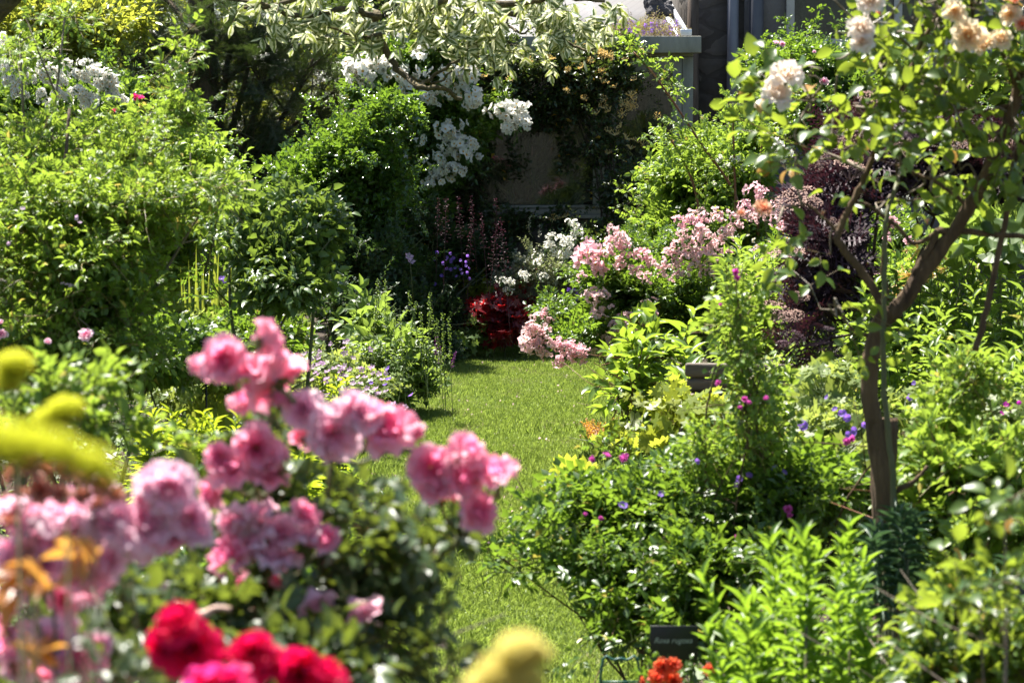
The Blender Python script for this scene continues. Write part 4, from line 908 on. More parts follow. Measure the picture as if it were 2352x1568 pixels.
strew(vg, VF, 'flower', [(526, 590, 11), (536, 597, 9), (509, 641, 10), (638, 738, 11), (648, 742, 9), (515, 648, 7), (560, 660, 6), (575, 780, 8), (540, 830, 7)], 10.5, .02, (-.2, -.6, .7), .35, .1, .022)

# ------------------------------------------------------------------ honeysuckle over the conservatory
hs = shrub('honeysuckle', 'dark honeysuckle climber with creamy yellow flowers smothering the conservatory front', 'climber',
      [(1300, 150, 18.7, 120, 60, .28, 380), (1390, 190, 18.6, 110, 60, .28, 380), (1170, 180, 18.7, 80, 80, .28, 260), (1180, 370, 18.88, 60, 70, .05, 22), (1300, 340, 18.88, 50, 60, .05, 26), (1250, 265, 18.85, 100, 35, .12, 150), (1290, 235, 18.75, 100, 50, .2, 380), (1200, 240, 18.8, 70, 50, .2, 200), (1390, 290, 18.5, 45, 90, .35, 320), (1480, 440, 18.3, 80, 90, .4, 420), (1420, 440, 18.5, 70, 90, .3, 300), (1100, 300, 18.8, 40, 120, .2, 170), (1080, 430, 18.7, 50, 110, .25, 200), (1400, 560, 18.2, 130, 70, .35, 330), (1150, 520, 18.7, 90, 45, .2, 160), (1420, 120, 18.7, 60, 40, .25, 150), (1290, 510, 18.6, 40, 25, .2, 60), (1390, 350, 18.75, 35, 60, .15, 90), (1130, 120, 18.8, 70, 70, .3, 200)],
      'honey', 'honeysuckle', (1420, 18.7), sc=(.8, 1.2), stems=6, srad=.012, smat='bark_dark', sub=20)
def tubefl():
    t = Tpl()
    for i in range(9):
        a = i * 2.4; d = nz((math.cos(a), math.sin(a), .8)); t.leaf(NEED, (0, 0, 0), d, rv(1), .05, .008, rnd.random()); e = d * .045
        for k in range(3): t.leaf(NEED, e, d + rv(.9), rv(1), .018, .007, rnd.random())
    return t.fin()
HF = [tpl_mesh('honeysuckle_flower', tubefl(), M['gold_fl']) for _ in range(3)]
pts = []
for i in range(55):
    c = rnd.choice(((1300, 150, 110, 55), (1390, 180, 100, 60), (1430, 260, 80, 80), (1480, 350, 70, 80), (1180, 170, 60, 60), (1380, 130, 80, 30), (1300, 510, 40, 20), (1420, 260, 50, 60)))
    pts.append((c[0] + rnd.gauss(0, c[2] * .55), c[1] + rnd.gauss(0, c[3] * .5)))
strew(hs, HF, 'flower', pts, 18.4, .75, (0, -.5, .6), .5, .25, 1.0)

# dark bed below the conservatory: spires and ferny plants
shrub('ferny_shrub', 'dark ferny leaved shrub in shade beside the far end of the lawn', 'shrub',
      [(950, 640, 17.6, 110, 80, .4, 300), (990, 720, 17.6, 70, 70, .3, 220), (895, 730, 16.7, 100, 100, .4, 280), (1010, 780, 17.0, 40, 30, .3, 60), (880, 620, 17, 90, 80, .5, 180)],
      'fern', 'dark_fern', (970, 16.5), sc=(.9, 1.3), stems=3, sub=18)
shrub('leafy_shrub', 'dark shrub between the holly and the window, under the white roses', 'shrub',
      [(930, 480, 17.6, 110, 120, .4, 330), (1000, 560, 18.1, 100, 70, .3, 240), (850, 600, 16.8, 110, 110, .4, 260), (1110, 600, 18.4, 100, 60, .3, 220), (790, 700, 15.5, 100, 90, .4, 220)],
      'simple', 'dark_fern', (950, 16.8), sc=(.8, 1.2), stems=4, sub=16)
yp = shrub('yellow_leaved_plant', 'small yellow-green leaved plant in the dark bed behind the ferny shrub', 'plant', [(1045, 590, 18.3, 28, 24, .15, 18), (1080, 640, 18.3, 50, 22, .2, 34), (1120, 670, 18.3, 50, 20, .2, 34)], 'simple', 'lime', (1050, 18.3), stems=2, srad=.005)
def spire(n, r, h, mat, sh=PETALLO, fl=.006, whorls=True, taper=.75):
    t = Tpl(); t.stem((0, 0, -h * 1.2), (0, 0, h), .0022, 4)
    for i in range(n):
        f = i / n; a = i * 2.4; rr = r * (1 - taper * f) * rnd.uniform(.5, 1.1); p = np.array((rr * math.cos(a), rr * math.sin(a), h * f + rnd.uniform(-.01, .01)))
        if whorls: t.stem((0, 0, h * f), p, .0006)
        for k in range(2): t.leaf(sh, p, rv(1) + (0, 0, .2), rv(1), fl, fl * .8)
    return tpl_mesh('spire', t.fin(), mat)
HS = [spire(38, .05, .34, M['plum_fl'], fl=.009), spire(32, .04, .28, M['plum_fl'], fl=.009)]
hp = empty('flower_spires', ground(1060, 17.3), 'airy dark plum flower spires rising in front of the window', 'flowering plant')
strew(hp, HS, 'flower_spike', [(1058, 545, 0, 17.3), (1088, 530, 0, 17.4), (1022, 555, 0, 17.2), (1112, 570, 0, 17.3), (1140, 560, 0, 17.5), (1078, 600, 0, 17.2), (1130, 620, 0, 17.2), (1005, 540, 0, 17.3), (1160, 620, 0, 17.1)], 17.2, 1.0, (0, 0, 1), .08, .1, 1.0)
sb = empty('blue_spires', ground(1070, 18), 'small violet flowers in the dark bed under the window', 'flowering plant')
strew(sb, VF, 'flower', [(1040 + rnd.gauss(0, 30), 610 + rnd.gauss(0, 24), 4.5) for _ in range(26)] + [(1330 + rnd.gauss(0, 20), 680 + rnd.gauss(0, 20), 4.5) for _ in range(20)], 17.4, .02, (0, -.8, .5), .4, .1, .022)
pk = empty('pale_poppy', ground(965, 17), 'single pale pink flower above the ferny shrub', 'flower')
strew(pk, LF, 'flower', [(938, 590, 12), (943, 600, 10)], 16.4, .03, (0, -.9, .3), .3, .1, .018)
gs = Geo(); gs.tube([at(950, 700, 16.5), at(942, 600, 16.42)], (.004, .002), 5); gs.build('stem', M['cane'], pk)

# ------------------------------------------------------------------ red heuchera
shrub('heuchera', 'dark red leaved heuchera at the far end of the lawn', 'plant',
      [(1145, 715, 17.4, 66, 40, .22, 170), (1195, 725, 17.4, 50, 50, .22, 130), (1110, 715, 17.4, 35, 28, .2, 60), (1165, 775, 17.3, 55, 35, .2, 110)],
      'heuch', 'red_leaf', (1160, 17.4), up=.9, out=.5, sc=(.75, 1.05), stems=2, srad=.004)
hfl = empty('heuchera_flower_spray', ground(1180, 17.4), 'thin wiry dark flower stems above the red leaves', 'flowering plant')
for i in range(14):
    g = Geo(); u = 1120 + i * 10; g.tube([at(1165, 740, 17.4), at(u * .6 + 1165 * .4, 680, 17.4), at(u + rnd.gauss(0, 15), 610 + rnd.uniform(-30, 30), 17.4)], (.002, .0012), 4); g.build('stem', M['bark_dark'], hfl)
shrub('geranium_plant', 'round green leaves left of the red heuchera at the lawn edge', 'plant', [(1065, 790, 17.3, 45, 30, .2, 60), (1095, 750, 17.4, 35, 30, .2, 40)], 'heuch', 'nettle', (1070, 17.3), stems=1, srad=.003)

# ------------------------------------------------------------------ white and pink shrub roses beyond the lawn
TC = [tpl_mesh('cream_head', truss(n, .05, .018, buds=8, squash=.7), M['white_fl']) for n in (26, 20)]
wr = shrub('bush_rose', 'grey leaved bush rose with small creamy white clusters behind the lawn end', 'rose',
      [(1250, 610, 17.6, 90, 60, .4, 170), (1180, 650, 17.6, 70, 50, .35, 130), (1300, 660, 17.6, 80, 80, .4, 190), (1260, 710, 17.6, 80, 60, .35, 150), (1330, 730, 17.6, 60, 50, .3, 110), (1230, 760, 17.6, 70, 40, .3, 90)],
      'grey', 'grey_leaf', (1260, 17.6), sc=(.8, 1.2), stems=4, sub=16)
strew(wr, TC, 'flower_head', [(1293, 561, 24), (1317, 535, 18), (1308, 515, 12), (1341, 592, 18), (1259, 575, 18), (1230, 600, 16), (1300, 590, 18), (1345, 570, 14), (1178, 652, 16), (1150, 650, 12), (1205, 640, 14), (1352, 650, 14), (1270, 545, 14), (1165, 675, 12), (1330, 625, 12), (1245, 640, 12)], 17.25, .05, (0, -.5, .8), .3, .15, .06)
TP = [tpl_mesh('pink_head', truss(n, .06, .021, buds=6, lift=.4), M['pinkpale_fl']) for n in (36, 28, 22)]
TPw = [tpl_mesh('blush_head', truss(n, .055, .020, buds=6, lift=.4), M['pinkwhite_fl']) for n in (34, 24)]
pr = shrub('rambling_rose', 'pale pink rambling rose spilling its flower heads over the lawn', 'rose',
      [(1400, 640, 12.3, 90, 60, .4, 210), (1470, 660, 12.4, 110, 90, .5, 260), (1560, 640, 12.6, 100, 80, .5, 230), (1330, 760, 11.9, 80, 50, .35, 130), (1430, 780, 12.0, 90, 70, .4, 190), (1280, 720, 12.0, 60, 25, .2, 34), (1600, 720, 12.3, 100, 80, .5, 190), (1500, 560, 12.8, 90, 40, .4, 130), (1380, 720, 12.1, 70, 60, .35, 110)],
      'rose_small', 'rose_leaf', (1500, 12.6), sc=(.8, 1.3), stems=7, srad=.010, sub=18)
strew(pr, TP, 'flower_head', [(1389, 606, 50), (1362, 596, 30), (1400, 575, 32), (1307, 805, 30, 11.3), (1293, 790, 25, 11.3), (1325, 826, 25, 11.3), (1345, 815, 22, 11.3), (1300, 832, 22, 11.3), (1283, 800, 20, 11.3), (1464, 595, 25), (1440, 600, 22), (1490, 610, 20), (1589, 499, 25), (1623, 523, 25), (1736, 455, 30), (1705, 478, 22), (1811, 516, 30), (1435, 570, 22), (1470, 625, 17), (1700, 500, 17), (1620, 505, 17), (1249, 722, 15), (1265, 738, 11), (1225, 732, 11), (1415, 555, 22), (1375, 625, 22), (1850, 520, 20), (1835, 505, 17)], 11.9, .06, (0, -.65, .7), .25, .1, .08)
strew(pr, TPw, 'flower_head', [(1228, 795, 40, 11.3), (1215, 812, 27, 11.3), (1240, 775, 30, 11.3), (1246, 815, 22, 11.3), (1205, 770, 17, 11.3), (1228, 755, 20, 11.3), (1362, 688, 27), (1385, 690, 22), (1379, 720, 27), (1417, 752, 30), (1379, 818, 20), (1395, 805, 17), (1389, 782, 20), (1457, 739, 25), (1488, 708, 25), (1610, 604, 32), (1590, 590, 22), (1612, 544, 27), (1595, 560, 22), (1515, 598, 22), (1540, 585, 20), (1560, 572, 20), (1625, 625, 20), (1550, 600, 15), (1650, 500, 24), (1665, 540, 22), (1640, 570, 26), (1590, 620, 22), (1570, 590, 22), (1530, 625, 20), (1690, 520, 20), (1720, 500, 22), (1760, 500, 22), (1790, 480, 22), (1560, 630, 18), (1670, 590, 18), (1480, 640, 16), (1340, 640, 14), (1413, 545, 25), (1445, 765, 17), (1490, 745, 15), (1430, 735, 17), (1570, 540, 15), (1650, 640, 15)], 11.8, .06, (0, -.65, .7), .25, .1, .075)
GM = [tpl_mesh('magenta_campion', petal_flower(5, PETALLO, .02, .9, .4, .2).fin(), leafmat("deep_magenta", (.55, .02, .40), (.6, .03, .45), (.6, .02, .45), centre=(.3, .1, .2)))]
cm = empty('campion', ground(1480, 13.2), 'tiny vivid magenta flowers showing between the pink rose heads', 'flower')
strew(cm, GM, 'flower', [(1485, 574, 7), (1495, 578, 6), (1488, 582, 6), (1462, 603, 5), (1500, 572, 5)], 12.9, .02, (0, -.8, .5), .4, .1, .02)
gs = Geo(); gs.tube([ground(1480, 13.2), at(1485, 580, 12.92)], (.004, .002), 5); gs.build('stem', M['cane'], cm)
# tall leafy shrub rose in front of the house with long canes
tr = shrub('shrub_rose', 'tall bright leaved shrub rose with long red canes before the stone wall', 'rose',
      [(1580, 420, 13.4, 110, 90, .5, 330), (1680, 400, 13.2, 110, 90, .5, 330), (1640, 340, 13.3, 100, 30, .4, 50), (1730, 330, 13.1, 70, 50, .4, 80), (1560, 520, 13.2, 90, 70, .4, 200), (1680, 510, 13.0, 110, 80, .5, 230), (1600, 380, 13.2, 90, 30, .4, 60), (1770, 260, 13.2, 40, 50, .3, 30), (1640, 600, 12.9, 100, 60, .4, 120)],
      'rose', 'rose_leaf_bright', (1640, 13.4), sc=(.8, 1.2), stems=4, sub=18, smat='cane')
M['redcane'] = solid("red_cane", (.16, .05, .03), (.2, .09, .04), 20, .5)
for pts in ([(1700, 560), (1690, 450), (1610, 330), (1550, 240), (1500, 170), (1455, 120)], [(1692, 560), (1688, 420), (1685, 330), (1683, 245)], [(1740, 540), (1745, 400), (1752, 300)], [(1610, 560), (1600, 450), (1570, 370), (1540, 320)]):
    P = smooth_path([at(a, b, 12.6) for a, b in pts], 5); g = Geo(); g.tube(P, (.008, .004), 6); g.build('stem', M['redcane'], tr, smooth=True)
    g = Geo(); idx = range(4, len(P)); scatter(g, S['rose'], [P[i] for i in idx], [nz(P[min(i + 1, len(P) - 1)] - P[i - 1]) + rv(.5) for i in idx], .75, .3); g.build('foliage', M['rose_leaf_bright'], tr)
strew(tr, TPw, 'flower_head', [(1608, 490, 14), (1700, 200 + 285, 12)], 12.6, .05, (0, -.6, .7), .3, .1, .075)
strew(tr, TW, 'flower_head', [(1784, 345, 36), (1800, 360, 22), (1770, 330, 18)], 12.2, .05, (0, -.6, .7), .3, .1, .09)
strew(tr, TWs, 'flower_head', [(1685, 372, 18), (1670, 385, 16), (1700, 388, 14), (1655, 370, 14), (1640, 425, 10), (1560, 480, 10)], 12.6, .05, (0, -.6, .7), .3, .1, .07)
rr_ = shrub('shrub_rose', 'green shrub rose with blush buds below the house windows', 'rose',
      [(1850, 160, 15.5, 110, 60, .5, 300), (1980, 200, 15.5, 140, 90, .5, 360), (2150, 230, 15.5, 150, 110, .5, 330), (2320, 230, 15.5, 130, 120, .5, 260), (1870, 260, 15.2, 110, 90, .5, 280), (1780, 180, 15.6, 70, 60, .3, 110), (2050, 340, 15.2, 240, 100, .5, 330)],
      'rose', 'rose_leaf', (1960, 15.5), sc=(.9, 1.3), stems=5, sub=18)
strew(rr_, PF, 'flower', [(1892, 188, 11), (1782, 100, 7), (1796, 102, 8), (1760, 215, 7), (1675, 290, 7), (1840, 170, 6), (1870, 120, 5), (1930, 150, 6), (1990, 160, 6), (1960, 250, 7), (2060, 190, 6)], 14.9, .03, (0, -.8, .5), .3, .1, .03)
strew(rr_, TW, 'flower_head', [(2081, 465, 24), (2060, 480, 18), (2027, 490, 20), (2300, 440, 14)], 12.2, .05, (0, -.6, .7), .3, .1, .09)
pr2 = shrub('bush_rose', 'pink and white bush rose glimpsed behind the rose tree trunk', 'rose',
      [(2030, 520, 12.0, 110, 80, .4, 210), (1950, 600, 11.8, 120, 90, .4, 210), (2060, 620, 11.6, 90, 60, .35, 120), (1780, 600, 12.2, 110, 90, .4, 190)],
      'rose_small', 'rose_leaf', (2000, 12.0), stems=4, sub=14)
strew(pr2, TP, 'flower_head', [(2054, 520, 20), (2003, 633, 20), (1990, 610, 14), (2091, 561, 14), (2040, 545, 14), (1760, 590, 14), (1720, 640, 14), (1690, 620, 12), (1740, 575, 12), (2100, 585, 10)], 11.4, .06, (0, -.65, .7), .25, .1, .08)
# white daisies / small flowers among the pink bed
dz = empty('daisy_patch', ground(1720, 11.4), 'tall leafy stems dotted with tiny white daisies right of the pink rose', 'flowering plant')
g = Geo(); n = 130; P = np.array([ground(rng.uniform(1660, 1960), 11.2 + rng.uniform(-.5, .5)) + (0, 0, rng.uniform(.3, .75)) for _ in range(n)]); scatter(g, S['lily'], P, np.tile((0, 0, 1.), (n, 1)) + rng.normal(0, .15, (n, 3)), rng.uniform(.8, 1.2, n)); g.build('foliage', M['phlox'], dz)
DZ = [tpl_mesh('daisy', petal_flower(8, PETALLO, .012, .45, .1, .4).fin(), M['white_fl'])]
strew(dz, DZ, 'flower', [(rnd.uniform(1680, 1900), rnd.uniform(530, 720), rnd.uniform(4, 6)) for _ in range(90)], 10.9, .02, (0, -.5, .8), .4, .1, .012)

# ------------------------------------------------------------------ black lace elder
el = shrub('elder_shrub', 'black elder with lacy purple-black leaves and brown flower plates', 'shrub',
      [(2000, 390, 9.6, 130, 45, .4, 45), (2150, 370, 9.6, 150, 50, .4, 55), (2310, 390, 9.6, 110, 60, .4, 45), (1900, 470, 9.4, 90, 60, .35, 21), (1900, 560, 9.2, 60, 70, .3, 23), (1870, 660, 9.2, 45, 60, .25, 10), (1920, 640, 9.3, 40, 60, .25, 9), (2100, 300, 9.7, 220, 40, .4, 30), (1850, 780, 9.0, 40, 30, .2, 3)],
      'lace', 'elder', (1930, 9.6), up=.25, sc=(.9, 1.3), stems=6, srad=.014, smat='bark_dark', sub=18)
def umbel():
    t = Tpl()
    for i in range(170):
        r = math.sqrt(rnd.random()); a = rnd.random() * 6.3; p = np.array((r * math.cos(a), r * math.sin(a), .22 * (1 - r * r) + rnd.uniform(-.05, .05))) * .09
        t.blob(p, .0045, 1.0, 4, 1.2); t.A[-5:] = [(0.5, .5, rnd.random())] * 5
        if i % 6 == 0: t.stem((0, 0, -.06), p, .0008)
    return t.fin()
UM = [tpl_mesh('umbel', umbel(), M['elder_fl']) for _ in range(3)]
strew(el, UM, 'flower_head', [(2010, 222, 32), (1965, 330, 42), (1930, 325, 24), (1960, 385, 44), (1830, 455, 46), (1860, 465, 30), (1810, 580, 34), (1780, 715, 38), (2150, 210, 28), (1990, 290, 28), (1880, 370, 26), (2080, 340, 30), (2200, 330, 28), (1920, 520, 22), (2300, 330, 26), (2210, 205, 24), (1820, 725, 28), (1840, 680, 22)], 8.8, .08, (0, -.55, .85), .2, .1, .08)
strew(el, [tpl_mesh('umbel_dark', umbel(), M['plum_fl'])], 'flower_head', [(1822, 775, 26), (1800, 790, 18), (1700 + 70, 640, 20)], 8.8, .08, (0, -.5, 1), .15, .1, .09)

# ------------------------------------------------------------------ tall perennials on the right
def stand(name, label, cat, key, mat, n, u0, u1, d0, d1, ztop, sc, group=None, hang=0, f=None, jit=.12, levels=2):
    """a stand of upright leafy stems"""
    root = empty(name, ground((u0 + u1) / 2, (d0 + d1) / 2), label, cat, group); g = Geo(); P = []; D = []; Sc = []
    for i in range(n):
        d = rng.uniform(d0, d1); u = rng.uniform(u0, u1); b = ground(u, d); s = rng.uniform(*sc); zt = rng.uniform(*ztop) * (f(u) if f else 1)
        hh = .42 * s
        for k in range(levels):
            z = zt - hh * (k + 1) * .9
            if z < -.05 and k: break
            P.append(b + (rng.normal(0, .02), rng.normal(0, .02), max(z, 0))); D.append((rng.normal(0, jit), rng.normal(0, jit), 1)); Sc.append(s)
    scatter(g, S[key], P, D, np.array(Sc), 2.0); g.build('foliage', M[mat], root)
    sg = Geo()
    for i in range(0, len(P), max(1, len(P) // 60)):
        p = P[i]; sg.tube([(p[0], p[1], 0), tuple(p + (0, 0, .1))], (.004, .003), 5)
    sg.build('stem', M['cane'], root)
    return root
stand('tall_perennial', 'dense stand of sunlit pointed leaves right of the rose tree', 'plant', 'phlox', 'phlox', 150, 1960, 2440, 8.6, 10.2, (.72, 1.05), (.9, 1.3), levels=3)
stand('tall_perennial', 'lower sunlit pointed leaves left of the rose tree, behind the bench', 'plant', 'phlox', 'phlox', 95, 1740, 2010, 8.6, 9.8, (.50, .72), (.9, 1.2), levels=2)
stand('tall_perennial', 'pointed bright leaves along the right edge behind the trunk', 'plant', 'phlox', 'phlox', 70, 2150, 2460, 7.6, 8.6, (.62, .85), (.9, 1.2), levels=2)
shrub('thistle_leaved_plant', 'big jagged dark leaves under the elder at the right edge', 'plant', [(2280, 560, 9.0, 110, 50, .35, 46), (2180, 600, 9.1, 80, 40, .3, 26)], 'limebig', 'nettle', (2280, 9.2), sc=(.6, 1.0), stems=3, srad=.006)
hl = shrub('yellow_honeysuckle', 'small yellow flowers among leaves right of the trunk', 'flowering plant', [(2120, 620, 10.6, 130, 60, .3, 110), (2300, 500, 10.6, 110, 70, .3, 110)], 'simple', 'phlox', (2150, 10.6), stems=2)
strew(hl, HF, 'flower', [(2150, 615), (2090, 630), (2110, 570), (2160, 645), (2060, 655), (2180, 600), (2140, 635)], 9.9, 1.0, (0, -.7, .5), .5, .2, 1.0)
pe = stand('lance_leaved_plant', 'tall stems with long glossy leaves beside the pink rose and lawn', 'plant', 'peony', 'peony', 15, 1450, 1600, 10.2, 11.2, (.66, .92), (.9, 1.15), levels=2)
shrub('lance_leaved_plant', 'dark reddish stemmed leaves overhanging the right lawn edge', 'plant', [(1450, 880, 10.4, 50, 50, .3, 26), (1470, 810, 10.6, 60, 40, .3, 26)], 'simple', 'peony', (1490, 10.5), sc=(1.2, 1.8), stems=4, srad=.005, smat='redcane')
# tall veronica-like stems by the bench
stand('veronica_plant', 'slender grey-green leafy stems in front of the bench end', 'plant', 'nettle', 'nettle', 24, 1440, 1680, 8.4, 9.3, (.50, .72), (.9, 1.2), levels=2)

# ------------------------------------------------------------------ bench
bd = 10.0; b0 = ground(1560, bd); bn = empty('garden_bench', b0, 'weathered grey teak garden bench half buried in plants right of the lawn', 'bench')
def plank(lo, hi, nm, rot=0):
    g = Geo(); g.box(lo, hi); return g.build(nm, M['benchwood'], bn, bevel=.012)
bx, by, L_ = b0[0], bd, 1.25
for z0, z1, o_ in ((.595, .655, 0), (.535, .588, .0), (.465, .528, .0), (.40, .455, .0)): plank((bx + .01 + o_, by + .16 - (z0 - .4) * .0, z0), (bx + L_, by + .185, z1), 'back_slat')
for k in range(5): plank((bx, by - .32 + k * .095, .345), (bx + L_, by - .32 + k * .095 + .08, .370), 'seat_slat')
for x in (bx + .03, bx + L_ - .09):
    plank((x, by + .187, 0), (x + .06, by + .24, .64), 'leg'); plank((x, by - .32, 0), (x + .06, by - .27, .5), 'leg'); plank((x - .01, by - .34, .502), (x + .07, by + .158, .53), 'armrest')
    plank((x + .005, by - .268, .27), (x + .055, by + .186, .343), 'seat_rail')
bn.rotation_euler = (0, 0, RAD(-9))
for u_, v_ in ((1585, 845), (1615, 860), (1650, 862), (1690, 868), (1720, 872)): HEADS.append((*at(u_, v_, 9.95), .045))

# ------------------------------------------------------------------ left bed edge beside the lawn
shrub('germander', 'leafy edging plant with slender green and purple flower spikes left of the lawn', 'plant',
      [(910, 830, 13.9, 85, 50, .35, 90), (975, 845, 13.9, 45, 40, .25, 50), (860, 850, 13.6, 60, 50, .3, 70), (920, 870, 13.6, 60, 25, .25, 50)],
      'nettle', 'nettle', (930, 13.6), up=1.0, out=.3, sc=(.8, 1.2), stems=2, srad=.004)
ge_ = [o for o in C.objects if o.name.startswith('germander')][0]
SG = [spire(60, .010, .26, M['nettle'], whorls=False, fl=.009, taper=.4)]; SPp = [spire(70, .012, .13, M['spike_fl'], whorls=False, fl=.010, taper=.5)]
strew(ge_, SG, 'flower_spike', [(u, v + 35) for u, v in ((905, 770), (938, 760), (960, 745), (985, 745), (1005, 755), (1020, 790), (1035, 800), (975, 790), (1012, 810), (925, 790), (860, 720), (885, 700))], 13.3, 1.0, (0, 0, 1), .12, .1, 1.0)
strew(ge_, SPp, 'flower_spike', [(1003, 812), (1037, 842), (1010, 834)], 13.4, .75, (0, 0, 1), .1, .1, 1.0)
gl = shrub('geranium_plant', 'low cranesbill covered in small lilac-pink flowers at the left lawn edge', 'plant',
      [(760, 840, 12.4, 80, 50, .35, 150), (840, 890, 12.2, 90, 45, .35, 160), (700, 900, 11.8, 80, 50, .35, 130), (850, 920, 12.2, 50, 20, .25, 60), (760, 940, 11.9, 80, 30, .3, 90)],
      'palm5', 'geranium', (800, 12.2), sc=(.6, .95), stems=2, srad=.003)
strew(gl, LF, 'flower', [(rnd.gauss(780, 60), rnd.gauss(860, 36), rnd.uniform(7, 10)) for _ in range(60)] + [(887, 900, 9), (868, 905, 9), (905, 930, 9), (760, 790, 7), (790, 800, 7), (850, 845, 7), (930, 935, 8)], 11.7, .018, (0, -.5, .8), .35, .1, .018)
strew(gl, VF, 'flower', [(892, 847, 9), (893, 872, 9), (945, 908, 8), (885, 885, 7), (852, 880, 6)], 11.7, .02, (0, -.6, .7), .35, .1, .022)
shrub('foxglove_leaves', 'broad pale leaves among the germander left of the lawn', 'plant', [(850, 740, 14.2, 40, 70, .2, 26), (890, 790, 13.8, 50, 40, .2, 22)], 'simple', 'nettle', (865, 14), sc=(1.5, 2.2), stems=2, srad=.006)
# whorled leafy plants
stand('loosestrife', 'bright narrow leaved stems massed at left behind the pink roses', 'plant', 'lily', 'lily', 110, 300, 720, 7.0, 8.6, (.48, .70), (.8, 1.1), levels=2)
stand('loosestrife', 'smaller narrow leaved stems beside the lawn under the pink roses', 'plant', 'lily', 'peony', 34, 700, 880, 6.6, 7.8, (.35, .56), (.8, 1.0), levels=2)
stand('loosestrife', 'sunlit narrow leaves left of the lawn between the pink blooms and cranesbill', 'plant', 'lily', 'lily', 34, 640, 800, 9.6, 10.8, (.40, .60), (.8, 1.0), levels=2)
shrub('dark_ground_cover', 'dark glossy leaves low behind the crimson roses', 'plant', [(450, 1300, 5.6, 170, 90, .4, 190), (620, 1360, 5.4, 150, 70, .4, 120), (300, 1330, 5.6, 150, 80, .4, 110)], 'simple', 'holly', (460, 5.7), sc=(.8, 1.2), stems=3)
# bright leaved shrub, far left middle (blurred)
shrub('golden_shrub', 'yellow-green leaved shrub blurred behind the lime flower heads', 'shrub',
      [(250, 880, 4.0, 60, 30, .1, 9), (190, 900, 3.9, 70, 50, .12, 16), (120, 880, 3.9, 70, 60, .12, 18), (320, 960, 4.0, 30, 30, .08, 6), (230, 960, 3.9, 60, 50, .12, 15), (420, 1000, 3.9, 30, 30, .08, 4), (60, 960, 3.9, 70, 60, .12, 15)],
      'simple', 'rose_leaf_bright', (200, 4.0), sc=(.42, .62), stems=4, srad=.003)

# ------------------------------------------------------------------ lime-leaved plants right of the lawn
shrub('lime_leaved_plant', 'large pleated lime-yellow leaves at the right lawn edge', 'plant',
      [(1400, 1020, 9.6, 40, 22, .2, 13), (1450, 1010, 9.4, 50, 24, .25, 15), (1310, 1100, 8.8, 45, 20, .2, 11), (1390, 1120, 8.6, 50, 25, .25, 13), (1520, 1010, 9.0, 50, 30, .25, 13)],
      'limebig', 'lime', (1400, 9.6), up=.5, sc=(.38, .65), stems=2, srad=.006)
shrub('lime_leaved_plant', 'yellow-green leaves below the left end of the bench', 'plant', [(1640, 960, 8.8, 90, 40, .3, 60), (1540, 940, 9.0, 70, 40, .3, 46), (1860, 960, 8.4, 60, 40, .25, 14)], 'palm5', 'lime', (1640, 8.8), sc=(1.0, 1.6), stems=2, srad=.004)
shrub('bronze_ground_cover', 'small bronze and green ground cover at the right lawn edge', 'plant', [(1370, 985, 11.0, 40, 18, .2, 60)], 'small_simple', 'copper_leaf', (1370, 11.0), sc=(.3, .5), stems=1, srad=.002)

# ------------------------------------------------------------------ rose tree
td = 5.6
rt = empty('rose_tree', ground(2035, td), 'gnarled rose tree with leaning trunk and apricot-cream blooms at the right', 'rose tree')
def limb(name, pts, r0, r1, mat='bark', k=9, d=td, par=None, m=6):
    P = smooth_path([at(p[0], p[1], (p[2] if len(p) > 2 else d)) if not isinstance(p, np.ndarray) else p for p in pts], m)
    P[1:-1] += rng.normal(0, .0012, P[1:-1].shape); g = Geo(); g.tube(P, (px(r0, d), px(r1, d)), k); o = g.build(name, M[mat], par or rt, smooth=True); return P
limb('trunk', [ground(2040, td), (2035, 1500), (2030, 1150), (2012, 1010), (1998, 900), (2000, 820), (2014, 760), (2032, 712)], 23, 18, 'bark', 14)
limb('stump', [ground(2048, td + .02), (2040, 1300, td + .02), (2030, 1120, td + .02), (2034, 960, td + .02)], 34, 28, 'bark', 14)
LB = [([(2022, 740), (2070, 700), (2110, 640), (2160, 575), (2225, 480), (2280, 370), (2330, 240), (2370, 90)], 20, 13), ([(2025, 720), (2010, 670), (1975, 620), (1930, 560), (1925, 535), (1950, 480), (1985, 410), (2030, 300), (2080, 190), (2110, 110)], 11, 5),
      ([(2095, 655), (2115, 600), (2140, 560), (2155, 530)], 10, 8), ([(2155, 528), (2230, 534), (2300, 540), (2380, 545)], 9, 6), ([(2240, 805), (2265, 710), (2285, 620), (2310, 500), (2330, 380), (2352, 300)], 8, 6),
      ([(2038, 690), (2030, 620), (2034, 540), (2050, 500)], 7, 4), ([(2155, 530), (2100, 560), (2060, 520), (1990, 470), (1950, 465)], 6, 3), ([(2000, 770), (1970, 765), (1940, 735), (1915, 700)], 5, 2), ([(2110, 110), (2150, 40), (2160, -20)], 6, 4),
      ([(2075, 190), (2040, 165), (2000, 100), (1985, 60)], 4, 2), ([(2060, 240), (2000, 250), (1930, 240), (1850, 225)], 4, 2), ([(2330, 240), (2250, 260), (2180, 240), (2130, 200)], 6, 3), ([(2225, 480), (2170, 430), (2110, 400), (2060, 380)], 5, 3), ([(2280, 370), (2230, 330), (2200, 260), (2190, 180)], 5, 3), ([(2055, 1130), (2100, 1105), (2130, 1070)], 7, 4), ([(1930, 540), (1890, 500), (1850, 470), (1790, 480)], 4, 2), ([(2340, 210), (2300, 120), (2240, 60), (2230, -10)], 6, 4)]
ends = []
for pts, a, b in LB:
    P = limb('branch', pts, a, b); ends += [(P[i], nz(P[i] - P[i - 1])) for i in range(len(P) // 2, len(P), 2)]
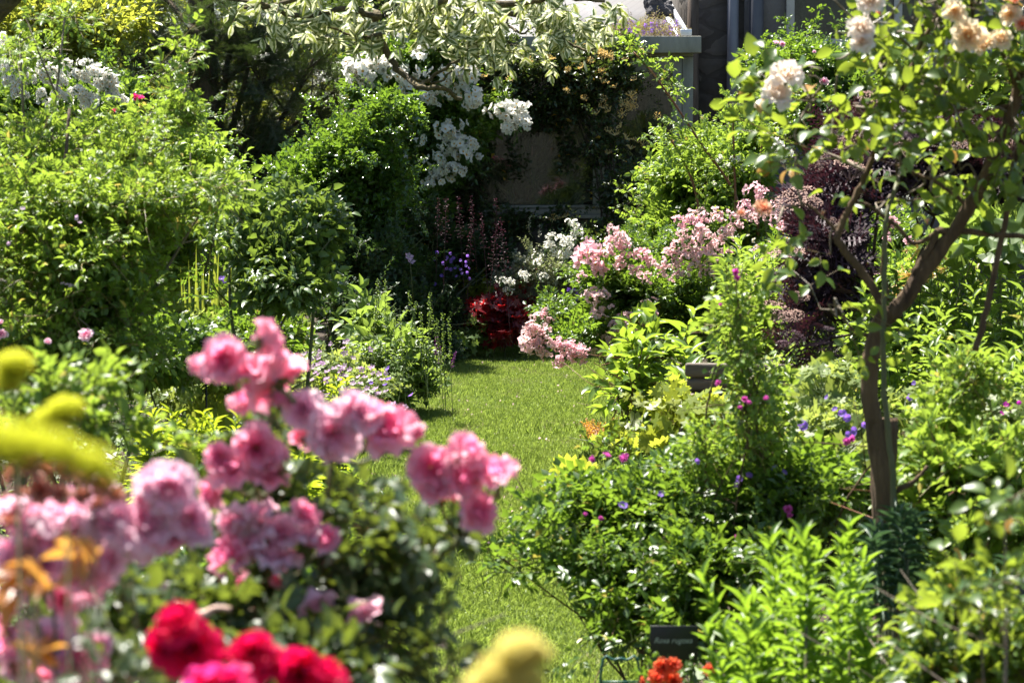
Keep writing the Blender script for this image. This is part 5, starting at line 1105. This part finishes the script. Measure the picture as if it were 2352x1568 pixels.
limb('cane', [ground(2050, td - .06), (2052, 1180, td - .06), (2042, 1020, td - .06), (2030, 880, td - .06), (2028, 760, td - .06), (2032, 620, td - .06), (2036, 500, td - .06), (2060, 420, td)], 8, 5, 'cane')
g = Geo(); P = []; D = []
for p, t in ends:
    if p[2] > at(0, 430, td)[2] and rnd.random() < .35: P.append(p); D.append(t + rv(.6) + (0, -.1, .2))
for u, v, ru, rv_, n in ((1820, 180, 90, 70, 22), (1900, 130, 90, 80, 34), (1980, 60, 110, 60, 36), (2080, 110, 100, 90, 44), (2200, 60, 110, 70, 46), (2310, 130, 80, 110, 46), (2150, 210, 110, 80, 44), (2280, 280, 90, 100, 44), (1990, 210, 100, 80, 34), (1900, 300, 70, 60, 20), (1870, 390, 50, 60, 16), (2050, 330, 80, 80, 30), (2180, 370, 80, 80, 30), (1760, 560, 30, 30, 4), (1860, 590, 35, 25, 5), (1880, 660, 30, 25, 4), (1800, 300, 40, 60, 9), (2320, 430, 60, 70, 18), (2130, 470, 70, 50, 12), (1750, 180, 45, 60, 8), (1940, 780, 18, 22, 3), (1960, 700, 20, 12, 2), (2250, 20, 120, 40, 26), (2050, 20, 100, 40, 22)):
    q, o = clump_points((u, v, td, ru, rv_, .38), int(n * (.20 if v < 130 else .12)) + 1, 6, r1=.3); o = o * .7 + rng.normal(0, .5, o.shape) + (0, -.1, .0); o /= np.linalg.norm(o, axis=1)[:, None]; P += list(q - o * .09); D += list(o)
foliage(rt, P, D, 'rose_big', 'rose_leaf_big', rng.uniform(.7, 1.0, len(P)), .5, .6)
for i in range(0, len(P), max(1, len(P) // 80)):
    p = P[i]; e = min(ends, key=lambda q: np.linalg.norm(q[0] - p))[0]
    if .04 < np.linalg.norm(e - p) < .5:
        tg = Geo(); tg.tube(smooth_path([e, (e + p) / 2 + rv(.02), p], 4), (.0035, .0018), 5); tg.build('twig', M['twig'], rt, smooth=True)
BC = [tpl_mesh('cream_bloom', bloom_tpl(.045, 22, 76, s, ruffle=.22), M['cream']) for s in (21, 22)]
BA = [tpl_mesh('apricot_bloom', bloom_tpl(.045, 22, 76, s, ruffle=.22), M['apricot']) for s in (23,)]
BP = [tpl_mesh('peach_bloom', bloom_tpl(.04, 16, 60, s, ruffle=.2), M['peach']) for s in (24,)]
strew(rt, BC, 'flower', [(1806, 178, 44), (1780, 225, 44), (1975, 70, 34), (1982, 100, 30), (1999, 5, 34)], td - .35, .05, (-.15, -.75, .5), .25, .06, .047)
strew(rt, BA, 'flower', [(2225, 85, 38), (2265, 105, 28), (2190, 30, 28), (2320, 35, 26), (2300, 92, 26)], td - .3, .05, (-.2, -.7, .5), .3, .06, .047)
strew(rt, BP, 'flower', [(1750, 484, 24), (1702, 492, 12), (2330, 8, 28), (2345, 60, 22)], td - .3, .04, (0, -.5, .8), .25, .06, .042)
strew(rt, [tpl_mesh('peach_bud', bloom_tpl(.02, 8, 16, 5, ruffle=.05), M['peach'])], 'bud', [(2022, 35, 15), (1995, 75, 12), (1890, 495, 10), (2130, 515, 9)], td - .2, .02, (0, -.2, 1), .4, .1, .016)

# ------------------------------------------------------------------ right-hand roses and perennials in front
mr = shrub('bush_rose', 'leafy bush rose with small magenta flowers in the centre foreground', 'rose',
      [(1340, 1170, 6.6, 90, 60, .3, 55), (1450, 1180, 6.6, 110, 90, .35, 120), (1580, 1150, 6.6, 120, 100, .4, 180), (1720, 1130, 6.5, 120, 110, .4, 180), (1350, 1270, 6.4, 90, 55, .3, 36), (1460, 1300, 6.4, 100, 90, .35, 75), (1600, 1290, 6.3, 120, 100, .4, 150), (1860, 1100, 6.5, 110, 100, .4, 150), (1180, 1290, 6.3, 60, 20, .2, 5), (1240, 1210, 6.4, 50, 40, .25, 12), (1430, 1420, 6.2, 90, 80, .35, 34), (1560, 1420, 6.2, 100, 80, .35, 55), (1750, 1260, 6.2, 120, 90, .4, 110)],
      'rose_small', 'rose_leaf', (1560, 6.5), sc=(.9, 1.3), stems=14, srad=.005, smat='bark', sub=14, jit=.55)
MG = [tpl_mesh('magenta_bloom', bloom_tpl(.025, 14, 62, s, ruffle=.25), M['magenta_fl']) for s in (31, 32)]
strew(mr, MG, 'flower', [(1393, 1048, 12), (1435, 1053, 14), (1362, 1055, 10), (1945, 1015, 13), (1955, 1005, 9), (1810, 1170, 13), (1815, 1185, 9), (1380, 1190, 7), (1345, 1180, 6), (1690, 1230, 5)], 6.0, .025, (0, -.8, .4), .3, .1, .028)
strew(mr, VF, 'flower', [(1430, 1162, 13), (1520, 1135, 9), (1700, 1100, 11), (1720, 1092, 9), (1690, 1115, 8), (1780, 1075, 9), (1800, 1085, 9), (1600, 1060, 8)], 6.2, .02, (0, -.7, .6), .3, .1, .022)
shrub('bush_rose', 'bright airy rose stems rising in front of the bench with magenta flowers', 'rose',
      [(1690, 720, 6.2, 40, 60, .15, 7), (1700, 820, 6.2, 50, 50, .2, 8), (1740, 900, 6.2, 70, 50, .2, 12), (1680, 660, 6.2, 20, 25, .1, 3), (1740, 1000, 6.3, 90, 60, .25, 24), (1620, 1030, 6.3, 70, 40, .25, 26), (2220, 870, 6.0, 50, 45, .2, 16), (2170, 980, 6.0, 60, 60, .2, 20)],
      'rose_small', 'rose_leaf_bright', (1730, 6.3), sc=(.8, 1.1), stems=8, srad=.005, smat='bark', sub=8)
br = [o for o in C.objects if o.get('label', '').startswith('bright airy rose')][0]
strew(br, MG, 'flower', [(1687, 625, 12), (1693, 640, 9), (1650, 880, 10), (1710, 915, 9), (1720, 925, 7), (1760, 915, 9), (1700, 935, 6), (1655, 700, 6)], 6.0, .025, (0, -.8, .4), .3, .1, .028)
cr = shrub('cranesbill', 'violet cranesbill flowering around the foot of the rose tree', 'plant',
      [(1900, 900, 7.6, 110, 60, .3, 110), (2150, 950, 7.6, 130, 70, .3, 130), (1950, 1000, 7.2, 110, 60, .3, 100), (2290, 960, 7.4, 90, 60, .3, 90)], 'palm5', 'geranium', (2000, 7.4), sc=(.8, 1.2), stems=3, srad=.003)
strew(cr, VF, 'flower', [(1845, 978, 14), (1935, 950, 12), (1945, 960, 11), (1918, 940, 8), (1965, 990, 12), (1950, 998, 10), (1900, 912, 8), (2090, 912, 9), (2100, 880, 7), (2230, 1000, 7), (1850, 1050, 7), (1985, 975, 9), (2000, 1040, 7)], 7.0, .02, (-.3, -.8, .4), .3, .1, .022)
strew(cr, GM, 'flower', [(2310, 930, 8), (2318, 945, 7), (2300, 950, 7), (2340, 925, 7), (2322, 935, 6)], 7.0, .02, (0, -.7, .5), .3, .1, .02)
shrub('red_leaved_plant', 'small patch of red leaves behind the right edge plants', 'plant', [(2265, 930, 8.0, 50, 25, .2, 22)], 'small_simple', 'red_leaf', (2265, 8.0), sc=(.6, .9), stems=1, srad=.003)
mp = shrub('smoke_bush', 'round lime-green leaved shrub with reddish stems at the right edge', 'shrub',
      [(2150, 1050, 5.8, 100, 70, .3, 60), (2280, 1050, 5.8, 110, 90, .3, 90), (2220, 1180, 5.7, 120, 90, .3, 100), (2120, 1180, 5.8, 80, 70, .3, 50), (2320, 1180, 5.6, 80, 80, .3, 60), (2200, 1300, 5.5, 120, 60, .3, 60)],
      'simple', 'rose_leaf_bright', (2220, 5.9), sc=(.7, 1.05), stems=8, srad=.005, smat='redcane', sub=12)
bs = stand('blue_spurge', 'blue-green spurge rosette at the foot of the rose tree', 'plant', 'bluespurge', 'bluespurge', 7, 1975, 2085, 5.2, 5.4, (.80, .86), (.6, .75), levels=1)
stand('blue_spurge', 'dark blue-green spurge beside the slate post at the right edge', 'plant', 'bluespurge', 'bluespurge', 9, 2210, 2360, 4.5, 4.8, (.76, .84), (.75, .95), levels=1)
sl = at(2352, 1330, 4.4); g = Geo(); g.box((sl[0] - .02, 4.37, 0), (sl[0] + .08, 4.43, sl[2])); tag(g.build('slate_post', M['slate'], bevel=.004), 'dark slate post cut off by the right edge', 'post')
stand('spurge', 'bright green spurge stems in the right foreground', 'plant', 'euph', 'euph', 46, 1640, 2100, 4.3, 5.0, (.60, .78), (.62, .85), levels=2, f=lambda u: 1.14 - abs(u - 1880) / 230 * .30)
shrub('low_rose', 'pale leaved rose shoots in the bottom right corner', 'rose', [(2200, 1420, 4.2, 120, 70, .2, 40), (2300, 1500, 4.1, 110, 70, .2, 40), (2130, 1520, 4.2, 100, 60, .2, 34)], 'rose_front', 'rose_leaf_big', (2220, 4.3), sc=(.7, .95), stems=5, srad=.004, smat='twig', sub=8)
bo = shrub('arching_rose_shoot', 'blurred rose shoot with pale leaves crossing the lower right edge', 'rose', [(2230, 1370, 3.4, 60, 20, .05, 3), (2320, 1330, 3.4, 25, 45, .05, 3), (2300, 1170, 3.4, 45, 30, .05, 3)], 'rose_big', 'rose_leaf_big', (2290, 3.6), sc=(.55, .7), stems=3, srad=.003, smat='twig', sub=3)
# plant labels, wire, tulip-coloured flowers low down
def plant_label(label, u, v, d, w_, h_, lines, tilt):
    b = ground(u, d); c = at(u, v, d); r = empty('plant_label', b, label, 'plant label')
    g = Geo(); g.box((c[0] - w_ / 2, d - .0015, c[2] - h_ / 2), (c[0] + w_ / 2, d + .0015, c[2] + h_ / 2)); pl = g.build('plate', M['black'], r, bevel=.001)
    g = Geo(); g.box((c[0] - .004, d + .002, 0), (c[0] + .004, d + .006, c[2])); g.build('stake', M['black'], r)
    for i, (tx, dx, dz_, s) in enumerate(lines):
        cu = bpy.data.curves.new('lettering', 'FONT'); cu.body = tx; cu.size = s; cu.extrude = .0003; cu.shear = .35; o0 = bpy.data.objects.new('lettering_curve', cu); C.objects.link(o0); bpy.context.view_layer.update(); me = bpy.data.meshes.new_from_object(o0.evaluated_get(bpy.context.evaluated_depsgraph_get())); bpy.data.objects.remove(o0); o = bpy.data.objects.new('lettering', me); me.materials.clear(); C.objects.link(o)
        o.data.materials.append(M['text']); o.parent = pl; o.location = (c[0] - b[0] - w_ / 2 + dx, -.0022, c[2] + dz_); o.rotation_euler = (math.pi / 2, 0, 0)
    return r
plant_label('small black plant label with faded writing in the shade at left', 472, 790, 9.6, .05, .065, [("Rosa 'Blush", .004, .008, .010), ('Noisette', .004, -.006, .010), ('Rosa', .004, -.024, .009)], 0)
plant_label('wide black plant label with faint writing above the orange flowers', 1548, 1475, 5.2, .105, .075, [('Rosa rugosa', .008, .0, .017)], 0)
wr_ = empty('wire_plant_support', ground(1430, 5.4), 'green wire hoop plant support at the bottom edge', 'plant support')
g = Geo(); z = at(0, 1515, 5.4)[2]; x0, x1 = at(1385, 0, 5.4)[0], at(1476, 0, 5.4)[0]
g.tube(smooth_path([(x0, 5.4, 0), (x0, 5.4, z - .03), (x0 + .03, 5.4, z), (x1 - .03, 5.4, z), (x1, 5.4, z - .03), (x1, 5.4, 0)], 4), (.003, .003), 6); g.tube([(x0, 5.4, z - .05), (x1, 5.4, z - .05)], (.003, .003), 6); g.build('hoop', M['wire'], wr_)
of = shrub('orange_flowers', 'orange-red double flowers under the black label at the bottom edge', 'flowering plant', [(1530, 1560, 5.0, 80, 40, .15, 30)], 'small_simple', 'rose_leaf', (1530, 5.0), sc=(.4, .6), stems=1)
OF = [tpl_mesh('orange_bloom', bloom_tpl(.03, 18, 70, s, ruffle=.2), M['orange_fl']) for s in (51,)]
strew(of, OF, 'flower', [(1520, 1530, 24), (1545, 1528, 24), (1505, 1560, 24), (1540, 1565, 26), (1470, 1565, 16), (1630, 1540, 18)], 4.9, .03, (0, -.7, .6), .3, .1, .033)

# ------------------------------------------------------------------ near foreground, left: roses out of focus
BK = [tpl_mesh('pink_bloom_big', bloom_tpl(.045, 28, o_, s, ruffle=.20), M['rosepink'], True) for o_, s in ((76, 61), (66, 62), (84, 63), (58, 60))]
BB = [tpl_mesh('blush_bloom_big', bloom_tpl(.045, 26, o_, s, ruffle=.22), M['roseblush'], True) for o_, s in ((78, 64), (72, 65))]
BR = [tpl_mesh('crimson_bloom', bloom_tpl(.05, 26, 74, s, ruffle=.12), M['rosered'], True) for s in (66, 67)]
BM = [tpl_mesh('hot_pink_bloom', bloom_tpl(.05, 26, 76, s, ruffle=.12), M['rosemag'], True) for s in (68,)]
BS = [tpl_mesh('salmon_bloom', bloom_tpl(.03, 18, 80, s, ruffle=.2), M['salmon'], True) for s in (69,)]
fr = shrub('pink_rose_bush', 'large pink rose bush blurred in the left foreground', 'rose',
      [(600, 1330, 2.9, 190, 90, .22, 34), (780, 1400, 2.8, 130, 90, .2, 22), (880, 1290, 2.9, 80, 60, .15, 9), (820, 1180, 2.9, 90, 40, .15, 8), (500, 1400, 2.8, 190, 80, .2, 34), (300, 1400, 2.7, 180, 90, .2, 30), (740, 1500, 2.7, 200, 70, .2, 30), (900, 1480, 2.8, 70, 60, .12, 7), (560, 1140, 2.95, 170, 40, .12, 12), (960, 1230, 2.9, 50, 60, .12, 5), (640, 1000, 2.95, 60, 60, .1, 5), (1010, 1540, 2.7, 50, 20, .1, 3), (180, 1480, 2.6, 150, 70, .2, 24)],
      'rose_front', 'rose_leaf_front', (620, 2.95), sc=(.55, .85), stems=6, srad=.005, smat='twig', sub=9)
FD = 2.78
for hub, pts in (((600, 930), ((600, 782), (520, 832), (635, 880), (562, 865), (640, 930))), ((585, 1130), ((590, 1035), (540, 1080), (640, 1080), (600, 1110))), ((760, 1060), ((700, 940), (760, 985), (805, 945), (910, 1000))), ((1055, 1230), ((1065, 1045), (990, 1080), (1140, 1105), (1085, 1175))), ((640, 1330), ((540, 1280), (620, 1285), (590, 1210), (680, 1200), (730, 1245)))):
    for q in pts:
        g = Geo(); a = at(hub[0], hub[1], FD + .06); e = at(q[0], q[1] + 25, FD + .02); g.tube([a, (a + e) / 2 + (0, 0, -.01), e], (.0028, .002), 6); g.build('stem', M['cane'], fr)
    g = Geo(); a = at(hub[0], hub[1], FD + .06); g.tube(smooth_path([ground(hub[0] * .5 + 320, 2.95), at(hub[0] * .8 + 130, 1500, 2.9), a], 6), (.006, .003), 6); g.build('stem', M['cane'], fr)
zd = (-.08, -.62, .78)
strew(fr, BK, 'flower', [(600, 785, 55), (522, 830, 57), (635, 880, 72), (572, 862, 48), (638, 930, 43), (590, 1030, 67), (535, 1085, 67), (640, 1080, 52), (510, 1050, 43), (605, 1105, 48), (905, 1000, 60), (870, 965, 50), (955, 1000, 31), (1065, 1045, 60), (990, 1075, 55), (1140, 1105, 60), (1060, 1108, 50), (1085, 1175, 50), (540, 1282, 74), (690, 1190, 50), (740, 1245, 50), (1005, 1120, 43)], FD, .045, zd, .55, .14, .047)
strew(fr, BB, 'flower', [(700, 945, 57), (765, 990, 67), (800, 945, 50), (840, 960, 48), (735, 1020, 48), (625, 1290, 67), (590, 1205, 60), (655, 1225, 52), (545, 1190, 48), (700, 1245, 52), (610, 1240, 52), (560, 1215, 43), (1030, 1075, 40)], FD, .045, zd, .55, .14, .047)
bud = [tpl_mesh('half_open_bloom', bloom_tpl(.045, 16, 34, s, ruffle=.08), M['roseblush'], True) for s in (71, 72)]
strew(fr, bud, 'flower', [(712, 1350, 52), (803, 1372, 55)], FD - .03, .045, (.5, -.4, -.7), .15, .05, .036)
lr = shrub('blush_rose_bush', 'blush pink rose bush blurred at the left edge', 'rose',
      [(120, 1330, 2.3, 160, 60, .15, 20), (60, 1420, 2.3, 110, 80, .15, 16), (260, 1320, 2.35, 120, 50, .12, 12)], 'rose_front', 'rose_leaf_front', (180, 2.4), sc=(.5, .7), stems=5, srad=.005, smat='cane', sub=8)
strew(lr, BB, 'flower', [(390, 1125, 64), (350, 1115, 52), (335, 1215, 69), (300, 1245, 60), (430, 1195, 62), (445, 1240, 52), (375, 1170, 60), (170, 1195, 72), (215, 1190, 64), (140, 1215, 60), (60, 1225, 43), (120, 1480, 60), (100, 1300, 50), (20, 1300, 46), (255, 1290, 40), (30, 1520, 44), (95, 1180, 46), (20, 1180, 44), (240, 1150, 44), (60, 1470, 48), (260, 1210, 52)], 2.3, .045, zd, .55, .14, .047)
strew(lr, BK, 'flower', [(205, 1300, 62), (185, 1325, 48), (175, 1525, 67), (20, 1450, 55), (60, 1265, 43), (395, 1245, 48), (345, 1150, 43), (130, 1250, 40)], 2.3, .045, zd, .55, .14, .047)
strew(lr, BB, 'flower', [(25, 1280, 50), (95, 1255, 54), (120, 1330, 44), (200, 1375, 40), (30, 1370, 44), (250, 1330, 40), (40, 1180, 40), (100, 1160, 44), (150, 1450, 44), (40, 1540, 50), (230, 1480, 38)], 2.32, .045, zd, .55, .14, .047)
strew(lr, BK, 'flower', [(60, 1315, 44), (150, 1380, 38), (0, 1500, 46), (110, 1560, 46), (210, 1560, 40)], 2.34, .045, zd, .55, .14, .047)
strew(fr, BK, 'flower', [(460, 850, 40), (680, 860, 38), (560, 930, 40), (700, 1010, 40), (495, 1130, 36), (1020, 1150, 34), (1100, 1090, 36), (560, 1340, 36), (650, 1330, 34)], FD + .03, .045, zd, .55, .14, .047)
strew(lr, BS, 'flower', [(30, 1090, 30), (70, 1070, 32), (110, 1085, 32), (160, 1080, 30), (200, 1100, 30), (240, 1120, 28), (40, 1140, 32), (90, 1130, 32), (140, 1140, 32), (270, 1140, 26), (20, 1200, 26), (230, 1160, 26), (190, 1140, 26)], 2.2, .03, zd, .5, .1, .033)
shrub('copper_leaved_shoots', 'young copper-orange rose leaves at the left edge', 'rose', [(80, 1322, 1.98, 60, 8, .03, 3), (20, 1345, 2.0, 40, 14, .03, 2), (170, 1265, 1.98, 40, 10, .02, 2), (90, 1505, 2.0, 60, 20, .03, 3)],
      'copper', 'copper_leaf', (80, 2.2), sc=(.55, .8), stems=2, srad=.003, smat='redcane', sub=3, shoots=0)
NOCULL.add([o for o in C.objects if o.name.startswith('copper')][0].name)
cr2 = shrub('crimson_rose_bush', 'crimson rose bush in the near foreground at the bottom edge', 'rose', [(520, 1580, 2.0, 200, 50, .12, 22), (300, 1540, 2.05, 100, 50, .1, 10), (720, 1600, 2.0, 110, 30, .1, 8)], 'rose_front', 'rose_leaf_front', (540, 2.1), sc=(.42, .6), stems=5, srad=.004, smat='cane', sub=8)
strew(cr2, BR, 'flower', [(412, 1440, 62), (440, 1490, 72), (395, 1500, 52), (470, 1500, 52), (580, 1505, 60), (600, 1530, 52), (690, 1545, 67), (745, 1555, 55), (650, 1560, 55), (380, 1470, 40)], 1.98, .045, (.1, -.75, .6), .4, .06, .052)
strew(cr2, BM, 'flower', [(490, 1572, 72), (540, 1575, 52)], 1.95, .045, (0, -.75, .6), .3, .06, .052)
# bleached curling wood
dw = empty('driftwood', ground(450, 2.9), 'smooth curling piece of reddish wood above the crimson roses', 'driftwood')
g = Geo(); g.tube(smooth_path([at(350, 1335, 2.6), at(375, 1350, 2.6), at(388, 1385, 2.6), at(382, 1400, 2.6), at(405, 1395, 2.6), at(425, 1400, 2.6), at(440, 1412, 2.6), at(470, 1410, 2.6), at(495, 1396, 2.6), at(530, 1398, 2.6)], 6), [.003 + .006 * math.sin(math.pi * min(1, i / 54 + .1)) for i in range(55)], 10); g.build('limb', M['drift'], dw, smooth=True)
g = Geo(); g.tube(smooth_path([ground(400, 2.7), at(400, 1800, 2.65), at(388, 1395, 2.6)], 6), (.02, .008), 9); g.build('stem', M['drift'], dw, smooth=True)
# frothy lime flower heads, very near
def froth(n=620, R=1.0):
    t = Tpl()
    for i in range(n):
        p = nz(rv(1)) * R * rnd.random() ** .4; p[2] *= .7
        for k in range(4):
            a = k * 1.57; t.leaf(PETALLO, p, (math.cos(a), math.sin(a), .4) + rv(.2), (0, 0, 1), R * .13, R * .12)
        if i % 5 == 0: t.stem((0, 0, -R * .9), p, R * .006)
    return t.fin()
FY = [tpl_mesh('froth', froth(), M['yellow_fl']) for _ in range(2)]
FS = [tpl_mesh('froth_pale', froth(), M['straw_fl']) for _ in range(2)]
lm = empty('lady_s_mantle', ground(120, 1.7), 'lime-yellow frothy flower heads blurred at the left edge', 'flowering plant'); lm.name = 'ladys_mantle'
strew(lm, FY, 'flower_head', [(35, 835, 44, 1.9), (20, 870, 40, 1.9), (150, 940, 46, 1.75), (110, 960, 34, 1.75)], 1.8, .05, (0, 0, 1), .2, .08, 1.0)
strew(lm, FY, 'flower_head', [(40, 1030, 76, .82), (130, 1035, 64, .82), (-20, 1010, 76, .82), (205, 1065, 56, .82), (255, 1095, 40, .82)], .82, .05, (0, 0, 1), .2, .08, 1.0)
for u, v, d_ in ((35, 865, 1.9), (150, 965, 1.75), (60, 1070, .82), (200, 1095, .82)):
    g = Geo(); e = at(u, v, d_); g.tube([(e[0], e[1] + .02, 0), (e[0], e[1] + .01, e[2] * .5), tuple(e)], (.0014, .0014, .001), 6); g.build('stem', M['cane'], lm, smooth=True)
ym = empty('yellow_flower', ground(1180, 1.4), 'pale yellow frothy flower head blurred at the bottom edge', 'flowering plant')
strew(ym, FS, 'flower_head', [(1195, 1490, 56, 1.1), (1235, 1500, 40, 1.1), (1150, 1545, 60, 1.1), (1110, 1570, 50, 1.1), (1200, 1560, 60, 1.1)], 1.35, .05, (0, 0, 1), .2, .08, 1.0)
g = Geo(); g.tube([ground(1180, 1.15), at(1190, 1500, 1.12)], (.004, .003), 6); g.build('stem', M['cane'], ym)

for u_, v_ in ((1850, 20), (1930, 15), (1880, 60), (1750, 60), (1740, 20)): HEADS.append((*at(u_, v_, 6.2), .045))      # gaps between the branches
grow_all()
GROUPS = {'bush_rose': 'bush roses in the garden beds', 'loosestrife': 'narrow leaved stems beside the lawn', 'blue_spurge': 'blue-green spurge clumps', 'geranium_plant': 'low cranesbill plants', 'tall_perennial': 'tall leafy perennials in the right bed', 'background_shrub': 'shrubs behind the garden', 'background_tree': 'trees behind the garden', 'plant_label': 'black plant labels', 'shrub_rose': 'tall shrub roses before the house', 'lime_leaved_plant': 'lime-yellow leaved plants', 'lance_leaved_plant': 'glossy lance leaved plants', 'rambling_rose': 'rambling roses', 'low_rose': 'low roses'}
for o in C.objects:
    if o.parent is None and o.name.split('.')[0] in GROUPS: o['group'] = GROUPS[o.name.split('.')[0]]
